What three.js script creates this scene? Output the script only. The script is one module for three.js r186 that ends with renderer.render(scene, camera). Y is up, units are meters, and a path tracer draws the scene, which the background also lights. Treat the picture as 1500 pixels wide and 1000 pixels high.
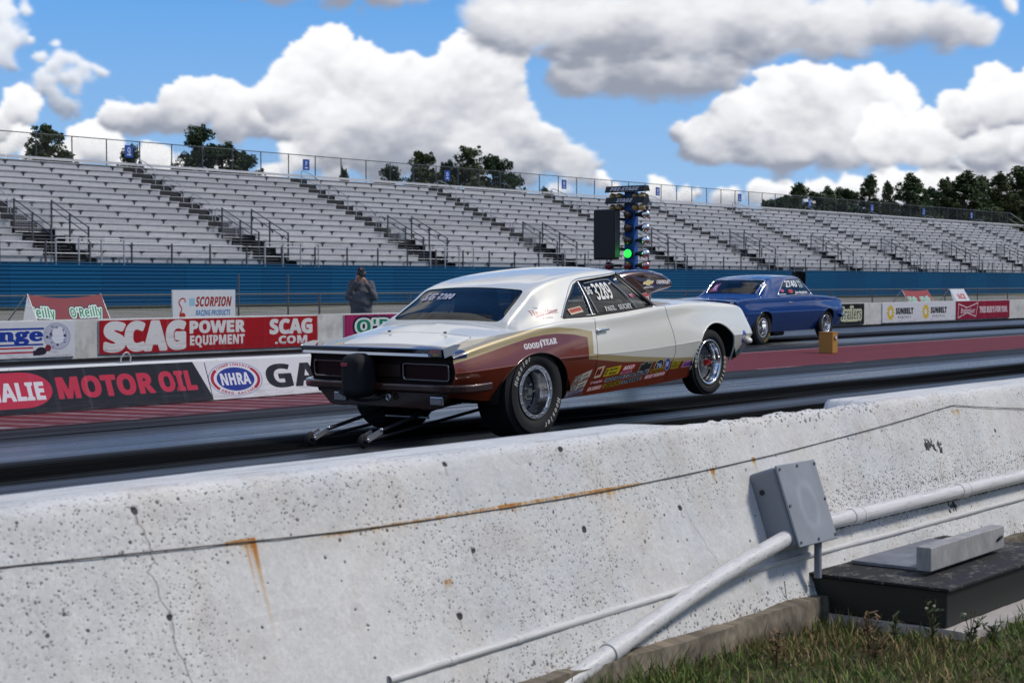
import * as THREE from 'three';
import { mergeGeometries } from 'three/addons/utils/BufferGeometryUtils.js';
import { RoundedBoxGeometry } from 'three/addons/geometries/RoundedBoxGeometry.js';
import { MarchingCubes } from 'three/addons/objects/MarchingCubes.js';

// ---------------------------------------------------------------- camera, sky, sun, exposure
// x runs down the drag strip, z towards the near barrier and the camera, y up; metres.
const scene = new THREE.Scene();
const PHI = 0.6656;                                   // angle between the view and the strip
const camera = new THREE.PerspectiveCamera(22.62, 1.5, 0.1, 6000);
camera.position.set(0, 1.3, 0);
camera.lookAt(Math.cos(PHI) * 100, 1.3 - 3.48, -Math.sin(PHI) * 100);
camera.focus = 14.2; camera.userData.fStop = 6.3;
const renderer = new THREE.WebGLRenderer({ antialias: true });
renderer.toneMapping = THREE.LinearToneMapping;
renderer.toneMappingExposure = 0.96;
renderer.shadowMap.enabled = true;
const sun = new THREE.DirectionalLight(new THREE.Color().setRGB(1, 0.94, 0.86), 2.7);
const SUN = new THREE.Vector3(0.42, 0.74, 0.52).normalize();
sun.position.copy(SUN).multiplyScalar(200).add(new THREE.Vector3(40, 0, -30)); sun.target.position.set(40, 0, -30);
sun.castShadow = true; sun.shadow.radius = 20; sun.shadow.mapSize.set(4096, 4096);
Object.assign(sun.shadow.camera, { left: -160, right: 160, top: 120, bottom: -120, near: 1, far: 600 });
sun.name = 'sun'; scene.add(sun, sun.target);
scene.environmentIntensity = 1;

// ---------------------------------------------------------------- small tools
const rng = (s) => () => { s = (s + 0x6d2b79f5) | 0; let t = Math.imul(s ^ (s >>> 15), 1 | s); t = (t + Math.imul(t ^ (t >>> 7), 61 | t)) ^ t; return ((t ^ (t >>> 14)) >>> 0) / 4294967296; };
const lerp = (a, b, t) => a + (b - a) * t, clamp = (x, a = 0, b = 1) => Math.min(b, Math.max(a, x));
const sstep = (a, b, x) => { const t = clamp((x - a) / (b - a)); return t * t * (3 - 2 * t); };
const hash2 = (x, y, s) => { let h = Math.imul(x, 374761393) + Math.imul(y, 668265263) + Math.imul(s, 974634777); h = Math.imul(h ^ (h >>> 13), 1274126177); return ((h ^ (h >>> 16)) >>> 0) / 4294967296; };
function vnoise(x, y, s = 0) {
  const xi = Math.floor(x), yi = Math.floor(y), fx = x - xi, fy = y - yi, u = fx * fx * (3 - 2 * fx), v = fy * fy * (3 - 2 * fy);
  return lerp(lerp(hash2(xi, yi, s), hash2(xi + 1, yi, s), u), lerp(hash2(xi, yi + 1, s), hash2(xi + 1, yi + 1, s), u), v);
}
function fbm(x, y, o = 5, s = 0) { let a = 0.5, t = 0, n = 0; for (let i = 0; i < o; i++) { t += a * vnoise(x, y, s + i * 17); n += a; a *= 0.5; x = x * 2.03 + 3.1; y = y * 2.03 - 1.7; } return t / n; }
function pchip(xs, ys) {
  const n = xs.length, h = [], d = [], m = [];
  for (let i = 0; i < n - 1; i++) { h[i] = xs[i + 1] - xs[i]; d[i] = (ys[i + 1] - ys[i]) / h[i]; }
  m[0] = d[0]; m[n - 1] = d[n - 2];
  for (let i = 1; i < n - 1; i++) { if (d[i - 1] * d[i] <= 0) m[i] = 0; else { const w1 = 2 * h[i] + h[i - 1], w2 = h[i] + 2 * h[i - 1]; m[i] = (w1 + w2) / (w1 / d[i - 1] + w2 / d[i]); } }
  return (x) => {
    if (x <= xs[0]) return ys[0]; if (x >= xs[n - 1]) return ys[n - 1];
    let i = 0; while (x > xs[i + 1]) i++;
    const t = (x - xs[i]) / h[i], t2 = t * t, t3 = t2 * t;
    return (2 * t3 - 3 * t2 + 1) * ys[i] + (t3 - 2 * t2 + t) * h[i] * m[i] + (-2 * t3 + 3 * t2) * ys[i + 1] + (t3 - t2) * h[i] * m[i + 1];
  };
}
const used = new Map();
function numbered(n) { const k = used.get(n) ?? 0; used.set(n, k + 1); return k ? n + '_' + String(k).padStart(3, '0') : n; }
function tag(o, label, category, group, kind) { if (label) o.userData.label = label; if (category) o.userData.category = category; if (group) o.userData.group = group; if (kind) o.userData.kind = kind; return o; }
function thing(name, label, category, pos = [0, 0, 0], turn = 0, group) { const o = new THREE.Group(); o.name = numbered(name); o.position.set(...pos); o.rotation.y = turn; scene.add(o); return tag(o, label, category, group); }
function plain(g) { const q = g.index ? g.toNonIndexed() : g; for (const k of Object.keys(q.attributes)) if (!['position', 'normal', 'uv'].includes(k)) q.deleteAttribute(k); if (!q.attributes.uv) q.setAttribute('uv', new THREE.BufferAttribute(new Float32Array(q.attributes.position.count * 2), 2)); if (!q.attributes.normal) q.computeVertexNormals(); return q; }
const join = (list) => (list.length === 1 ? list[0] : mergeGeometries(list.map(plain)));
function part(name, geo, m, parent = scene) { const o = new THREE.Mesh(Array.isArray(geo) ? join(geo) : geo, m); o.name = parent === scene ? numbered(name) : name; parent.add(o); return o; }
function struct(name, geo, m) { return tag(part(name, geo, m), null, null, null, 'structure'); }
function copyOf(o, name, label, pos, turn) { const c = o.clone(); c.name = numbered(name); c.userData = { ...o.userData, label: label ?? o.userData.label }; scene.add(c); if (pos) c.position.set(...pos); if (turn !== undefined) c.rotation.y = turn; return c; }
const box = (w, h, d, x = 0, y = 0, z = 0, rx = 0, ry = 0, rz = 0) => { const g = new THREE.BoxGeometry(w, h, d); if (rx) g.rotateX(rx); if (rz) g.rotateZ(rz); if (ry) g.rotateY(ry); return g.translate(x, y, z); };
const rbox = (w, h, d, r, x = 0, y = 0, z = 0, seg = 2) => new RoundedBoxGeometry(w, h, d, seg, r).translate(x, y, z);
const V = (x, y, z) => new THREE.Vector3(x, y, z);
function rod(a, b, r, r2 = r, seg = 8) { const A = V(...a), Bv = V(...b), d = Bv.clone().sub(A), g = new THREE.CylinderGeometry(r2, r, d.length(), seg); g.applyQuaternion(new THREE.Quaternion().setFromUnitVectors(V(0, 1, 0), d.clone().normalize())); const c = A.add(Bv).multiplyScalar(0.5); return g.translate(c.x, c.y, c.z); }
function bar(a, b, w, h) { const A = V(...a), Bv = V(...b), d = Bv.clone().sub(A), L = d.length(); const m = new THREE.Matrix4().lookAt(V(0, 0, 0), d, Math.abs(d.y / L) > 0.99 ? V(1, 0, 0) : V(0, 1, 0)); const g = new THREE.BoxGeometry(w, h, L).applyMatrix4(m); const c = A.add(Bv).multiplyScalar(0.5); return g.translate(c.x, c.y, c.z); }
const tubeOf = (pts, r, n = 40, seg = 6, closed = false) => new THREE.TubeGeometry(new THREE.CatmullRomCurve3(pts.map((p) => V(...p)), closed, 'centripetal'), n, r, seg, closed);
function polyTube(pts, r, seg = 6) { const g = []; for (let i = 0; i < pts.length - 1; i++) g.push(rod(pts[i], pts[i + 1], r, r, seg)); return g; }
const rgb = (r, g, b) => new THREE.Color().setRGB(r, g, b);
const mat = (c, rough = 0.7, metal = 0, more = {}) => new THREE.MeshStandardMaterial({ color: Array.isArray(c) ? rgb(...c) : c, roughness: rough, metalness: metal, ...more });
const phys = (c, rough, metal, more) => new THREE.MeshPhysicalMaterial({ color: Array.isArray(c) ? rgb(...c) : c, roughness: rough, metalness: metal, ...more });
function canvasTex(w, h, draw, srgb = true) { const c = document.createElement('canvas'); c.width = w; c.height = h; const x = c.getContext('2d'); draw(x, w, h); const t = new THREE.CanvasTexture(c); if (srgb) t.colorSpace = THREE.SRGBColorSpace; t.anisotropy = 8; return t; }
function dataTex(w, h, f, srgb = true) { const d = new Uint8Array(w * h * 4); for (let y = 0, i = 0; y < h; y++) for (let x = 0; x < w; x++, i += 4) { const c = f(x, y); d[i] = clamp(c[0]) * 255; d[i + 1] = clamp(c[1]) * 255; d[i + 2] = clamp(c[2]) * 255; d[i + 3] = 255; } const t = new THREE.DataTexture(d, w, h); t.magFilter = THREE.LinearFilter; t.minFilter = THREE.LinearMipmapLinearFilter; t.generateMipmaps = true; t.wrapS = t.wrapT = THREE.RepeatWrapping; if (srgb) t.colorSpace = THREE.SRGBColorSpace; t.needsUpdate = true; return t; }
// fits text of the canvas into a box, pulled to its full width and height
function fit(x, text, x0, y0, w, h, font, fill, stroke, lw) {
  x.save(); x.font = font.replace('$', '100'); x.textBaseline = 'alphabetic'; x.textAlign = 'left';
  const m = x.measureText(text), tw = m.actualBoundingBoxRight + m.actualBoundingBoxLeft, th = m.actualBoundingBoxAscent + m.actualBoundingBoxDescent;
  x.translate(x0, y0); x.scale(w / tw, h / th); x.translate(m.actualBoundingBoxLeft, m.actualBoundingBoxAscent);
  if (stroke) { x.strokeStyle = stroke; x.lineWidth = lw; x.lineJoin = 'round'; x.strokeText(text, 0, 0); }
  if (fill) { x.fillStyle = fill; x.fillText(text, 0, 0); }
  x.restore();
}
// uv in metres from the world position: pick the two axes per face
function uvMetres(g, sx = 1, sy = 1, mode) { g = plain(g); const p = g.attributes.position, n = g.attributes.normal, u = g.attributes.uv; for (let i = 0; i < p.count; i++) { const ax = Math.abs(n.getX(i)), ay = Math.abs(n.getY(i)), az = Math.abs(n.getZ(i)); if (mode === 'xz' || (!mode && ay > ax && ay > az)) u.setXY(i, p.getX(i) * sx, p.getZ(i) * sy); else if (mode === 'xy' || (!mode && az >= ax)) u.setXY(i, p.getX(i) * sx, p.getY(i) * sy); else u.setXY(i, p.getZ(i) * sx, p.getY(i) * sy); } return g; }
// ---------------------------------------------------------------- the sky: air and cumulus, computed for every direction
{
  const W = 4096, H = 3072, F = 2500, sky = new Float32Array(W * H * 4), R = Math.PI / 180;
  // clouds as heaps of puffs: [x, y, radius ...] in minutes of a tangent chart, kind of shade, level of the base
  const CHART = [
    { p: [430,150,55, 480,78,42, 520,105,48, 445,120,55, 565,130,55, 620,125,48, 690,92,46, 735,105,36, 650,150,65, 715,160,60, 755,195,48, 500,190,65, 600,200,66, 700,220,58, 800,218,42, 838,243,36, 868,252,22, 560,230,55, 640,250,60, 760,245,50], base: 285, dark: 0.62, lx: -0.1 },
    { p: [300,152,40, 340,162,44, 262,172,42, 212,180,36, 180,172,28, 385,185,36, 420,200,28, 340,200,40], base: 226, dark: 0.9, lx: 0.1 },
    { p: [85,128,34, 100,100,22, 122,108,26, 96,155,30, 68,90,14, 150,98,15, 60,60,10, 100,70,10], base: 190, dark: 0.5, lx: 0, wisp: 1 },
    { p: [8,205,24, 28,200,30, 330,250,34, 130,210,30, 165,218,26, 440,218,36, 480,228,28, 228,228,22, 525,240,22, 100,235,22, 560,250,30, 640,268,34, 700,280,34, 760,282,32, 820,290,28, 60,240,34, 190,255,34, 260,250,30, 400,262,34, 490,262,32], base: 290, dark: 0.3, lx: 0 },
    { p: [1130,180,60, 1080,175,52, 1130,132,36, 1162,115,32, 1200,142,46, 1262,130,38, 1305,150,38, 1325,185,33, 1240,190,56, 1182,200,56, 1100,220,48, 1040,212,42, 1008,202,34, 1292,220,48, 1362,228,38, 1398,242,28, 985,190,22, 1150,235,50, 1230,240,46], base: 268, dark: 0.62, lx: 0.35 },
    { p: [1408,182,32, 1440,170,28, 1482,165,38, 1510,190,40, 1462,212,46, 1430,242,36, 1545,180,50, 1600,200,44], base: 275, dark: 0.75, lx: 0.3 },
    { p: [800,10,80, 770,40,60, 730,30,50, 840,90,56, 870,45,80, 910,75,60, 1000,62,60, 1090,60,60, 950,28,84, 1040,26,76, 1130,33,66, 1220,33,56, 1300,30,60, 1378,35,52, 1420,46,30, 1180,55,50, 1250,55,44, 1470,10,16, 720,15,30], base: 104, top: 18, dark: 1.0, lx: 0.2, flat: 1 },
    { p: [830,110,40, 862,100,52, 905,118,48, 880,70,50, 945,128,42, 1000,120,50, 1058,108,44, 836,122,24, 970,100,50], base: 166, top: 76, dark: 1.15, lx: 0.4, flat: 1 },
    { p: [415,-14,40, 500,0,36, 565,-4,40, 625,-22,36, 350,-16,20, 535,24,14], base: 26, top: -30, dark: 1.2, lx: 0, flat: 1 },
    { p: [965,282,24, 1000,290,20, 1110,288,26, 1150,292,24, 1060,296,26, 1200,290,34, 1250,284,38, 1310,282,40, 1370,280,40, 1430,276,42, 1490,270,44, 1550,270,44, 882,266,14, 1020,278,9, 900,282,12], base: 330, dark: 0.45, lx: 0 },
  ];
  const air = (el) => { const t = clamp(el / 9), k = clamp((el - 9) / 60); const a = [lerp(0.42, 0.16, t), lerp(0.63, 0.42, t), lerp(0.88, 0.86, t)]; const q = Math.sqrt(k); return [lerp(a[0], 0.045, q), lerp(a[1], 0.15, q), lerp(a[2], 0.46, q)]; };
  for (let y = 0; y < H; y++) { const el = ((y + 0.5) / H) * 180 - 90, c = el > -1 ? air(Math.max(el, 0)) : [0.12, 0.12, 0.12]; for (let x = 0, i = y * W * 4; x < W; x++, i += 4) { sky[i] = c[0]; sky[i + 1] = c[1]; sky[i + 2] = c[2]; sky[i + 3] = 1; } }
  function paint(cl, az0, el0, s, mirror, seed) {           // one cloud of the chart, hung at azimuth az0 (degrees), raised by el0, s times as large
    let x0 = 1e9, x1 = -1e9, y0 = 1e9, y1 = -1e9; const p = cl.p;
    for (let i = 0; i < p.length; i += 3) { const r = p[i + 2] * 1.35 + 8; x0 = Math.min(x0, p[i] - r); x1 = Math.max(x1, p[i] + r); y0 = Math.min(y0, p[i + 1] - r); y1 = Math.max(y1, p[i + 1] + r); }
    y1 = Math.min(y1, cl.base + 18);
    const toAz = (X) => Math.atan((X - 750) / F) / R * s * mirror, toEl = (Y) => el0 + Math.atan((413 - Y) / F) / R * s;
    const a = Math.min(toAz(x0), toAz(x1)), b = Math.max(toAz(x0), toAz(x1)), e0 = Math.max(0, toEl(y1)), e1 = Math.min(85, toEl(y0));
    const cx = Math.cos(((e0 + e1) / 2) * R); const px0 = Math.floor(((az0 + a / cx + 180) / 360) * W), px1 = Math.ceil(((az0 + b / cx + 180) / 360) * W), py0 = Math.max(0, Math.floor(((e0 + 90) / 180) * H)), py1 = Math.min(H - 1, Math.ceil(((e1 + 90) / 180) * H));
    const w = px1 - px0 + 1, h = py1 - py0 + 1; if (w < 2 || h < 2) return;
    const hh = new Float32Array(w * h), Ys = new Float32Array(w * h);
    for (let j = 0; j < h; j++) for (let i = 0; i < w; i++) {
      const el = ((py0 + j + 0.5) / H) * 180 - 90, az = (((px0 + i + 0.5) / W) * 360 - 180 - az0) * Math.cos(el * R);
      let X = 750 + F * Math.tan((az * mirror / s) * R), Y = 413 - F * Math.tan(((el - el0) / s) * R) / Math.cos((az / s) * R);
      Ys[j * w + i] = Y;
      const f = cl.flat ? 0.6 : 1, wx = (fbm(X / 52, Y / 44, 5, seed) - 0.5) * 44, wy = (fbm(X / 52 + 50, Y / 44, 5, seed + 3) - 0.5) * 40 * f;
      const Xw = X + wx + (fbm(X / 11, Y / 11, 4, seed + 5) - 0.5) * 7, Yw = Y + wy + (fbm(X / 11 + 9, Y / 11, 4, seed + 6) - 0.5) * 7;
      let m = -1, sum = 0;
      for (let k = 0; k < p.length; k += 3) { const dx = (Xw - p[k]) / p[k + 2], dy = (Yw - p[k + 1]) / p[k + 2], q = 1 - dx * dx - dy * dy; if (q > m) m = q; if (q > 0) sum += q * p[k + 2]; }
      const bill = 1 - Math.abs(2 * fbm(X / (cl.flat ? 60 : 26), Y / (cl.flat ? 24 : 26), 6, seed + 9) - 1) * 1.6;
      let v = m + (bill - 0.55) * (cl.wisp ? 0.8 : cl.flat ? 0.34 : 0.24) - (cl.wisp ? 0.25 : cl.flat ? -0.22 : 0);
      const under = sstep(cl.base - (cl.flat ? 40 : 48), cl.base + 14, Y + (fbm(X / 40, Y / 14, 4, seed + 21) - 0.5) * 44); v -= under * (cl.flat ? 1.1 : 0.9);
      v += (fbm(X / 7, Y / 7, 3, seed + 41) - 0.5) * (cl.flat ? 0.1 : 0.16); hh[j * w + i] = v + (m > 0 ? Math.min(sum / 200, 0.3) : 0);
    }
    for (let j = 0; j < h; j++) for (let i = 0; i < w; i++) {
      const k = j * w + i, v = hh[k], tv0 = clamp((Ys[k] - y0 - 20) / (cl.base - y0 - 20)), al = sstep(0.0, cl.wisp ? 0.85 : cl.flat ? 1.15 : lerp(0.11, 1.0, Math.pow(tv0, 1.6)), v); if (al <= 0) continue;
      const at = (ii, jj) => Math.sqrt(Math.max(0, hh[clamp(jj, 0, h - 1) * w + clamp(ii, 0, w - 1)] + 0.05));
      const gx = (at(i + 2, j) - at(i - 2, j) + 0.5 * (at(i + 5, j) - at(i - 5, j))) * 0.8 * mirror, gy = (at(i, j + 2) - at(i, j - 2) + 0.5 * (at(i, j + 4) - at(i, j - 4))) * 0.8;
      const Y = Ys[k], top = cl.top ?? y0 + 20, tv = clamp((Y - top) / (cl.base - top));
      const patch = sstep(0.34, 0.74, fbm((px0 + i) / 20, (py0 + j) / 17, 5, seed + 31)), fine = fbm((px0 + i) / 4, (py0 + j) / 3.2, 3, seed + 37) - 0.5; let lit = 1.0 + fine * 0.16 - gx * cl.lx * 0.8 - gy * (cl.flat ? 0.15 : 0.42) - cl.dark * (cl.flat ? 0.20 + 0.80 * Math.pow(tv, 0.95) * (0.75 + 0.4 * patch) : 0.95 * Math.pow(tv, 1.4)) - patch * (cl.flat ? 0.10 + 0.12 * tv : 0.08 + 0.40 * tv);
      lit += (1 - al) * 0.1; lit = clamp(lit, 0.1, 1.0);
      const sh = [0.27, 0.30, 0.385], li = [1.06, 1.06, 1.07];
      const idx = ((py0 + j) * W + (((px0 + i) % W) + W) % W) * 4; const a2 = al * (cl.wisp ? 0.85 : 0.985);
      for (let c = 0; c < 3; c++) sky[idx + c] = lerp(sky[idx + c], lerp(sh[c], li[c], lit * 0.55 + 0.45 * sstep(0.0, 1.0, lit)), a2);
    }
  }
  const AZ = -PHI / R, r = rng(5);
  for (let g = 0; g < 11; g++) { const o = [9, 3, 4, 2, 1, 0, 5, 7, 6, 8]; for (const k of o) paint(CHART[k], AZ + g * 32.7, g ? r() * 1.5 : 0, g ? 0.95 + r() * 0.25 : 1, g % 3 === 1 ? -1 : 1, 100 + g * 50 + k); }
  for (let g = 0; g < 6; g++) for (const k of [0, 4, 1, 6]) paint(CHART[k], AZ + 28 + g * 60 + r() * 20, 9 + r() * 6, 2 + r() * 0.6, r() < 0.5 ? -1 : 1, 900 + g * 50 + k);
  for (let g = 0; g < 4; g++) for (const k of [0, 6]) paint(CHART[k], AZ + 40 + g * 90 + r() * 30, 26 + r() * 10, 3.2, r() < 0.5 ? -1 : 1, 1900 + g * 50 + k);
  const t = new THREE.DataTexture(sky, W, H, THREE.RGBAFormat, THREE.FloatType);
  t.mapping = THREE.EquirectangularReflectionMapping; t.magFilter = t.minFilter = THREE.LinearFilter; t.wrapS = THREE.RepeatWrapping; t.needsUpdate = true; t.name = 'sky';
  scene.background = t; scene.environment = t;
}
// ---------------------------------------------------------------- the ground, the strip, the walls beside it
const M = {
  paintedConcrete: mat([0.58, 0.575, 0.56], 0.85), galv: mat([0.30, 0.31, 0.32], 0.45, 0.7), galvDark: mat([0.12, 0.125, 0.13], 0.6, 0.5), black: mat([0.012, 0.012, 0.013], 0.6),
  rubber: mat([0.009, 0.009, 0.010], 0.85), chrome: mat([0.88, 0.88, 0.90], 0.16, 1), alu: mat([0.60, 0.61, 0.63], 0.35, 0.9), steel: mat([0.35, 0.36, 0.37], 0.35, 0.9), white: mat([0.72, 0.72, 0.70], 0.6),
};
{
  const g = new THREE.PlaneGeometry(5000, 5000); g.rotateX(-Math.PI / 2);
  const t = dataTex(512, 512, (x, y) => { const n = fbm(x / 40, y / 40, 5, 3), m = fbm(x / 6, y / 6, 3, 8); return [0.30 + 0.10 * n + 0.06 * m, 0.30 + 0.08 * n + 0.06 * m, 0.19 + 0.05 * n]; });
  t.repeat.set(900, 900); struct('ground', g.translate(0, -0.42, 0), mat([1, 1, 1], 0.95, 0, { map: t }));
  const d = new THREE.PlaneGeometry(420, 52, 60, 20); d.rotateX(-Math.PI / 2);
  const td = dataTex(1024, 256, (x, y) => { const n = fbm(x / 60, y / 16, 5, 5), m = fbm(x / 5, y / 5, 3, 18), w = sstep(0.56, 0.66, fbm(x / 50 + 7, y / 10, 4, 33)); const b = 0.54 + 0.12 * (n - 0.5) + 0.16 * (m - 0.5); return [lerp(b, b * 0.78, w), lerp(b * 0.965, b * 0.80, w), lerp(b * 0.89, b * 0.52, w)]; });
  td.repeat.set(10, 1); struct('gravel_verge', d.translate(150, -0.19, -50), mat([0.75, 0.75, 0.75], 0.95, 0, { map: td }));
}
// the two lanes: rubber laid down in bands, glossy with traction compound, streaked along x
const Z0 = -23.7, Z1 = -4.47;
{
  const W = 1024, H = 1024, alb = new Float32Array(W * H), rou = new Float32Array(W * H), kk = new Float32Array(W * H);
  const near = pchip([-16.2, -15.9, -12.7, -12.4, -11.9, -11.5, -11.1, -10.55, -10.3, -9.95, -9.6, -9.35, -9.15, -8.8, -8.6, -7.9, -7.6, -7.0, -6.5, -5.6, -5, -4.4], [0.6, 0.6, 0.6, 0.62, 0.6, 0.2, 0.05, 0.1, 0.85, 1, 0.95, 0.9, 0.3, 0.35, 0.9, 1, 0.6, 0.4, 0.5, 0.7, 0.8, 0.85]);
  const far = pchip([-23.7, -22.7, -22.2, -21, -20.2, -19.9, -19.5, -19.1, -18.4, -18.1, -17.7, -16.8, -16.5, -16.2], [0.9, 0.85, 0.25, 0.15, 0.25, 0.8, 0.7, 1, 0.95, 0.25, 0.1, 0.2, 0.6, 0.6]);
  for (let y = 0; y < H; y++) for (let x = 0; x < W; x++) {
    const z = Z0 + (Z1 - Z0) * (1 - (y + 0.5) / H), zz = z + (fbm(x / 200, 3.3, 3, 41) - 0.5) * 0.0;
    const b = z > -14.2 ? near(zz) : far(zz);                              // 1 = matt rubber, 0 = glossy
    const s1 = fbm(x / 140 + 3, z * 24, 4, 12) - 0.5, s2 = fbm(x / 60, z * 60, 3, 22) - 0.5, s3 = fbm(x / 300, z * 7, 3, 26) - 0.5, sp = fbm(x / 3, z * 50, 2, 29) - 0.5;
    const k = clamp(b + s1 * 0.55 + s2 * 0.3 + s3 * 0.35);
    kk[y * W + x] = k; alb[y * W + x] = lerp(0.032, 0.003, k) * (1 + 0.5 * sp + s2 * 0.4); rou[y * W + x] = lerp(0.27, 0.94, k) + 0.10 * sp + s2 * 0.14;
  }
  const lin = (v) => Math.pow(clamp(v), 1 / 2.2);
  const ta = dataTex(W, H, (x, y) => { const a = alb[y * W + x]; return [lin(a * 0.98), lin(a), lin(a * 1.06)]; }), tr = dataTex(W, H, (x, y) => { const a = clamp(rou[y * W + x], 0.14, 0.97); return [a, a, a]; }, false); { const d = tr.image.data; for (let i = 0; i < W * H; i++) d[i * 4 + 3] = 255 * clamp(0.72 - 0.85 * kk[i], 0.0, 1); };
  for (const t of [ta, tr]) { t.wrapS = THREE.MirroredRepeatWrapping; t.wrapT = THREE.ClampToEdgeWrapping; }
  const g = new THREE.PlaneGeometry(460, Z1 - Z0, 1, 1); g.rotateX(-Math.PI / 2); const p = g.attributes.position, u = g.attributes.uv;
  for (let i = 0; i < p.count; i++) u.setXY(i, (p.getX(i) + 230) / 34, p.getZ(i) < 0 ? 1 : 0);
  struct('drag_strip', g.translate(190, 0, (Z0 + Z1) / 2), phys([1, 1, 1], 1, 0, { map: ta, roughnessMap: tr, specularIntensityMap: tr, ior: 1.5 }));
}
// the red painted strip between the lanes
{
  const za = -16.0, zb = -12.72;
  const draw = (striped) => (x, w, h) => {
    const r = rng(striped ? 3 : 4); x.fillStyle = '#6a2a30'; x.fillRect(0, 0, w, h);
    for (let i = 0; i < 900; i++) { x.fillStyle = `rgba(${r() < 0.5 ? '40,12,18' : '128,70,74'},${0.05 + r() * 0.12})`; const L = 10 + r() * 160; x.fillRect(r() * w, r() * h, L, 1 + r() * 3); }
    if (striped) {                                                        // white hatching beside the guard wall, worn by tyres
      x.save(); for (let i = 0; i < 26; i++) { const a = w * 0.24 + i * w * 0.0265; x.fillStyle = `rgba(150,146,152,${0.4 + r() * 0.4})`; x.beginPath(); x.moveTo(a, h * 0.60); x.lineTo(a + w * 0.011, h * 0.60); x.lineTo(a + w * 0.034, h * 0.97); x.lineTo(a + w * 0.023, h * 0.97); x.fill(); }
      for (let i = 0; i < 12; i++) { x.strokeStyle = 'rgba(170,160,165,0.6)'; x.lineWidth = 3; x.beginPath(); x.moveTo(i * w * 0.02, h * 0.72); x.lineTo(i * w * 0.02 + w * 0.03, h * 0.98); x.stroke(); }
      x.fillStyle = 'rgba(150,120,50,0.5)'; x.fillRect(w * 0.1, h * 0.62, w * 0.10, h * 0.12);
      for (let i = 0; i < 500; i++) { x.fillStyle = `rgba(36,14,20,${0.1 + r() * 0.35})`; x.fillRect(r() * w, h * (0.55 + 0.45 * r()), 20 + r() * 120, 1 + r() * 2.5); }
      x.restore();
    } else for (let i = 0; i < 40; i++) { const y = h * r(), a = w * r(); x.strokeStyle = `rgba(25,14,18,${0.15 + r() * 0.3})`; x.lineWidth = 1 + r() * 5; x.beginPath(); x.moveTo(a, y); x.bezierCurveTo(a + w * 0.05, y + h * 0.1, a + w * 0.1, y, a + w * 0.2, y + h * 0.15 * (r() - 0.5)); x.stroke(); }
    x.fillStyle = 'rgba(190,186,186,0.75)'; x.fillRect(0, h * 0.972, w, h * 0.014); x.fillRect(0, h * 0.012, w, h * 0.02);
    for (let i = 0; i < 160; i++) { x.fillStyle = 'rgba(40,38,42,0.5)'; x.fillRect(r() * w, h * 0.968, 10 + r() * 50, h * 0.02); }
  };
  const sheet = (x0, x1, t) => { const g = new THREE.PlaneGeometry(x1 - x0, zb - za); g.rotateX(-Math.PI / 2); return struct('painted_median', g.translate((x0 + x1) / 2, 0.004, (za + zb) / 2), phys([1, 1, 1], 0.8, 0, { map: t, specularIntensity: 0.35 })); };
  sheet(4, 20, canvasTex(2048, 256, draw(true)));
  const t2 = canvasTex(2048, 256, draw(false)); t2.wrapS = THREE.RepeatWrapping; t2.repeat.set(8, 1); sheet(20, 340, t2);
}
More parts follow.
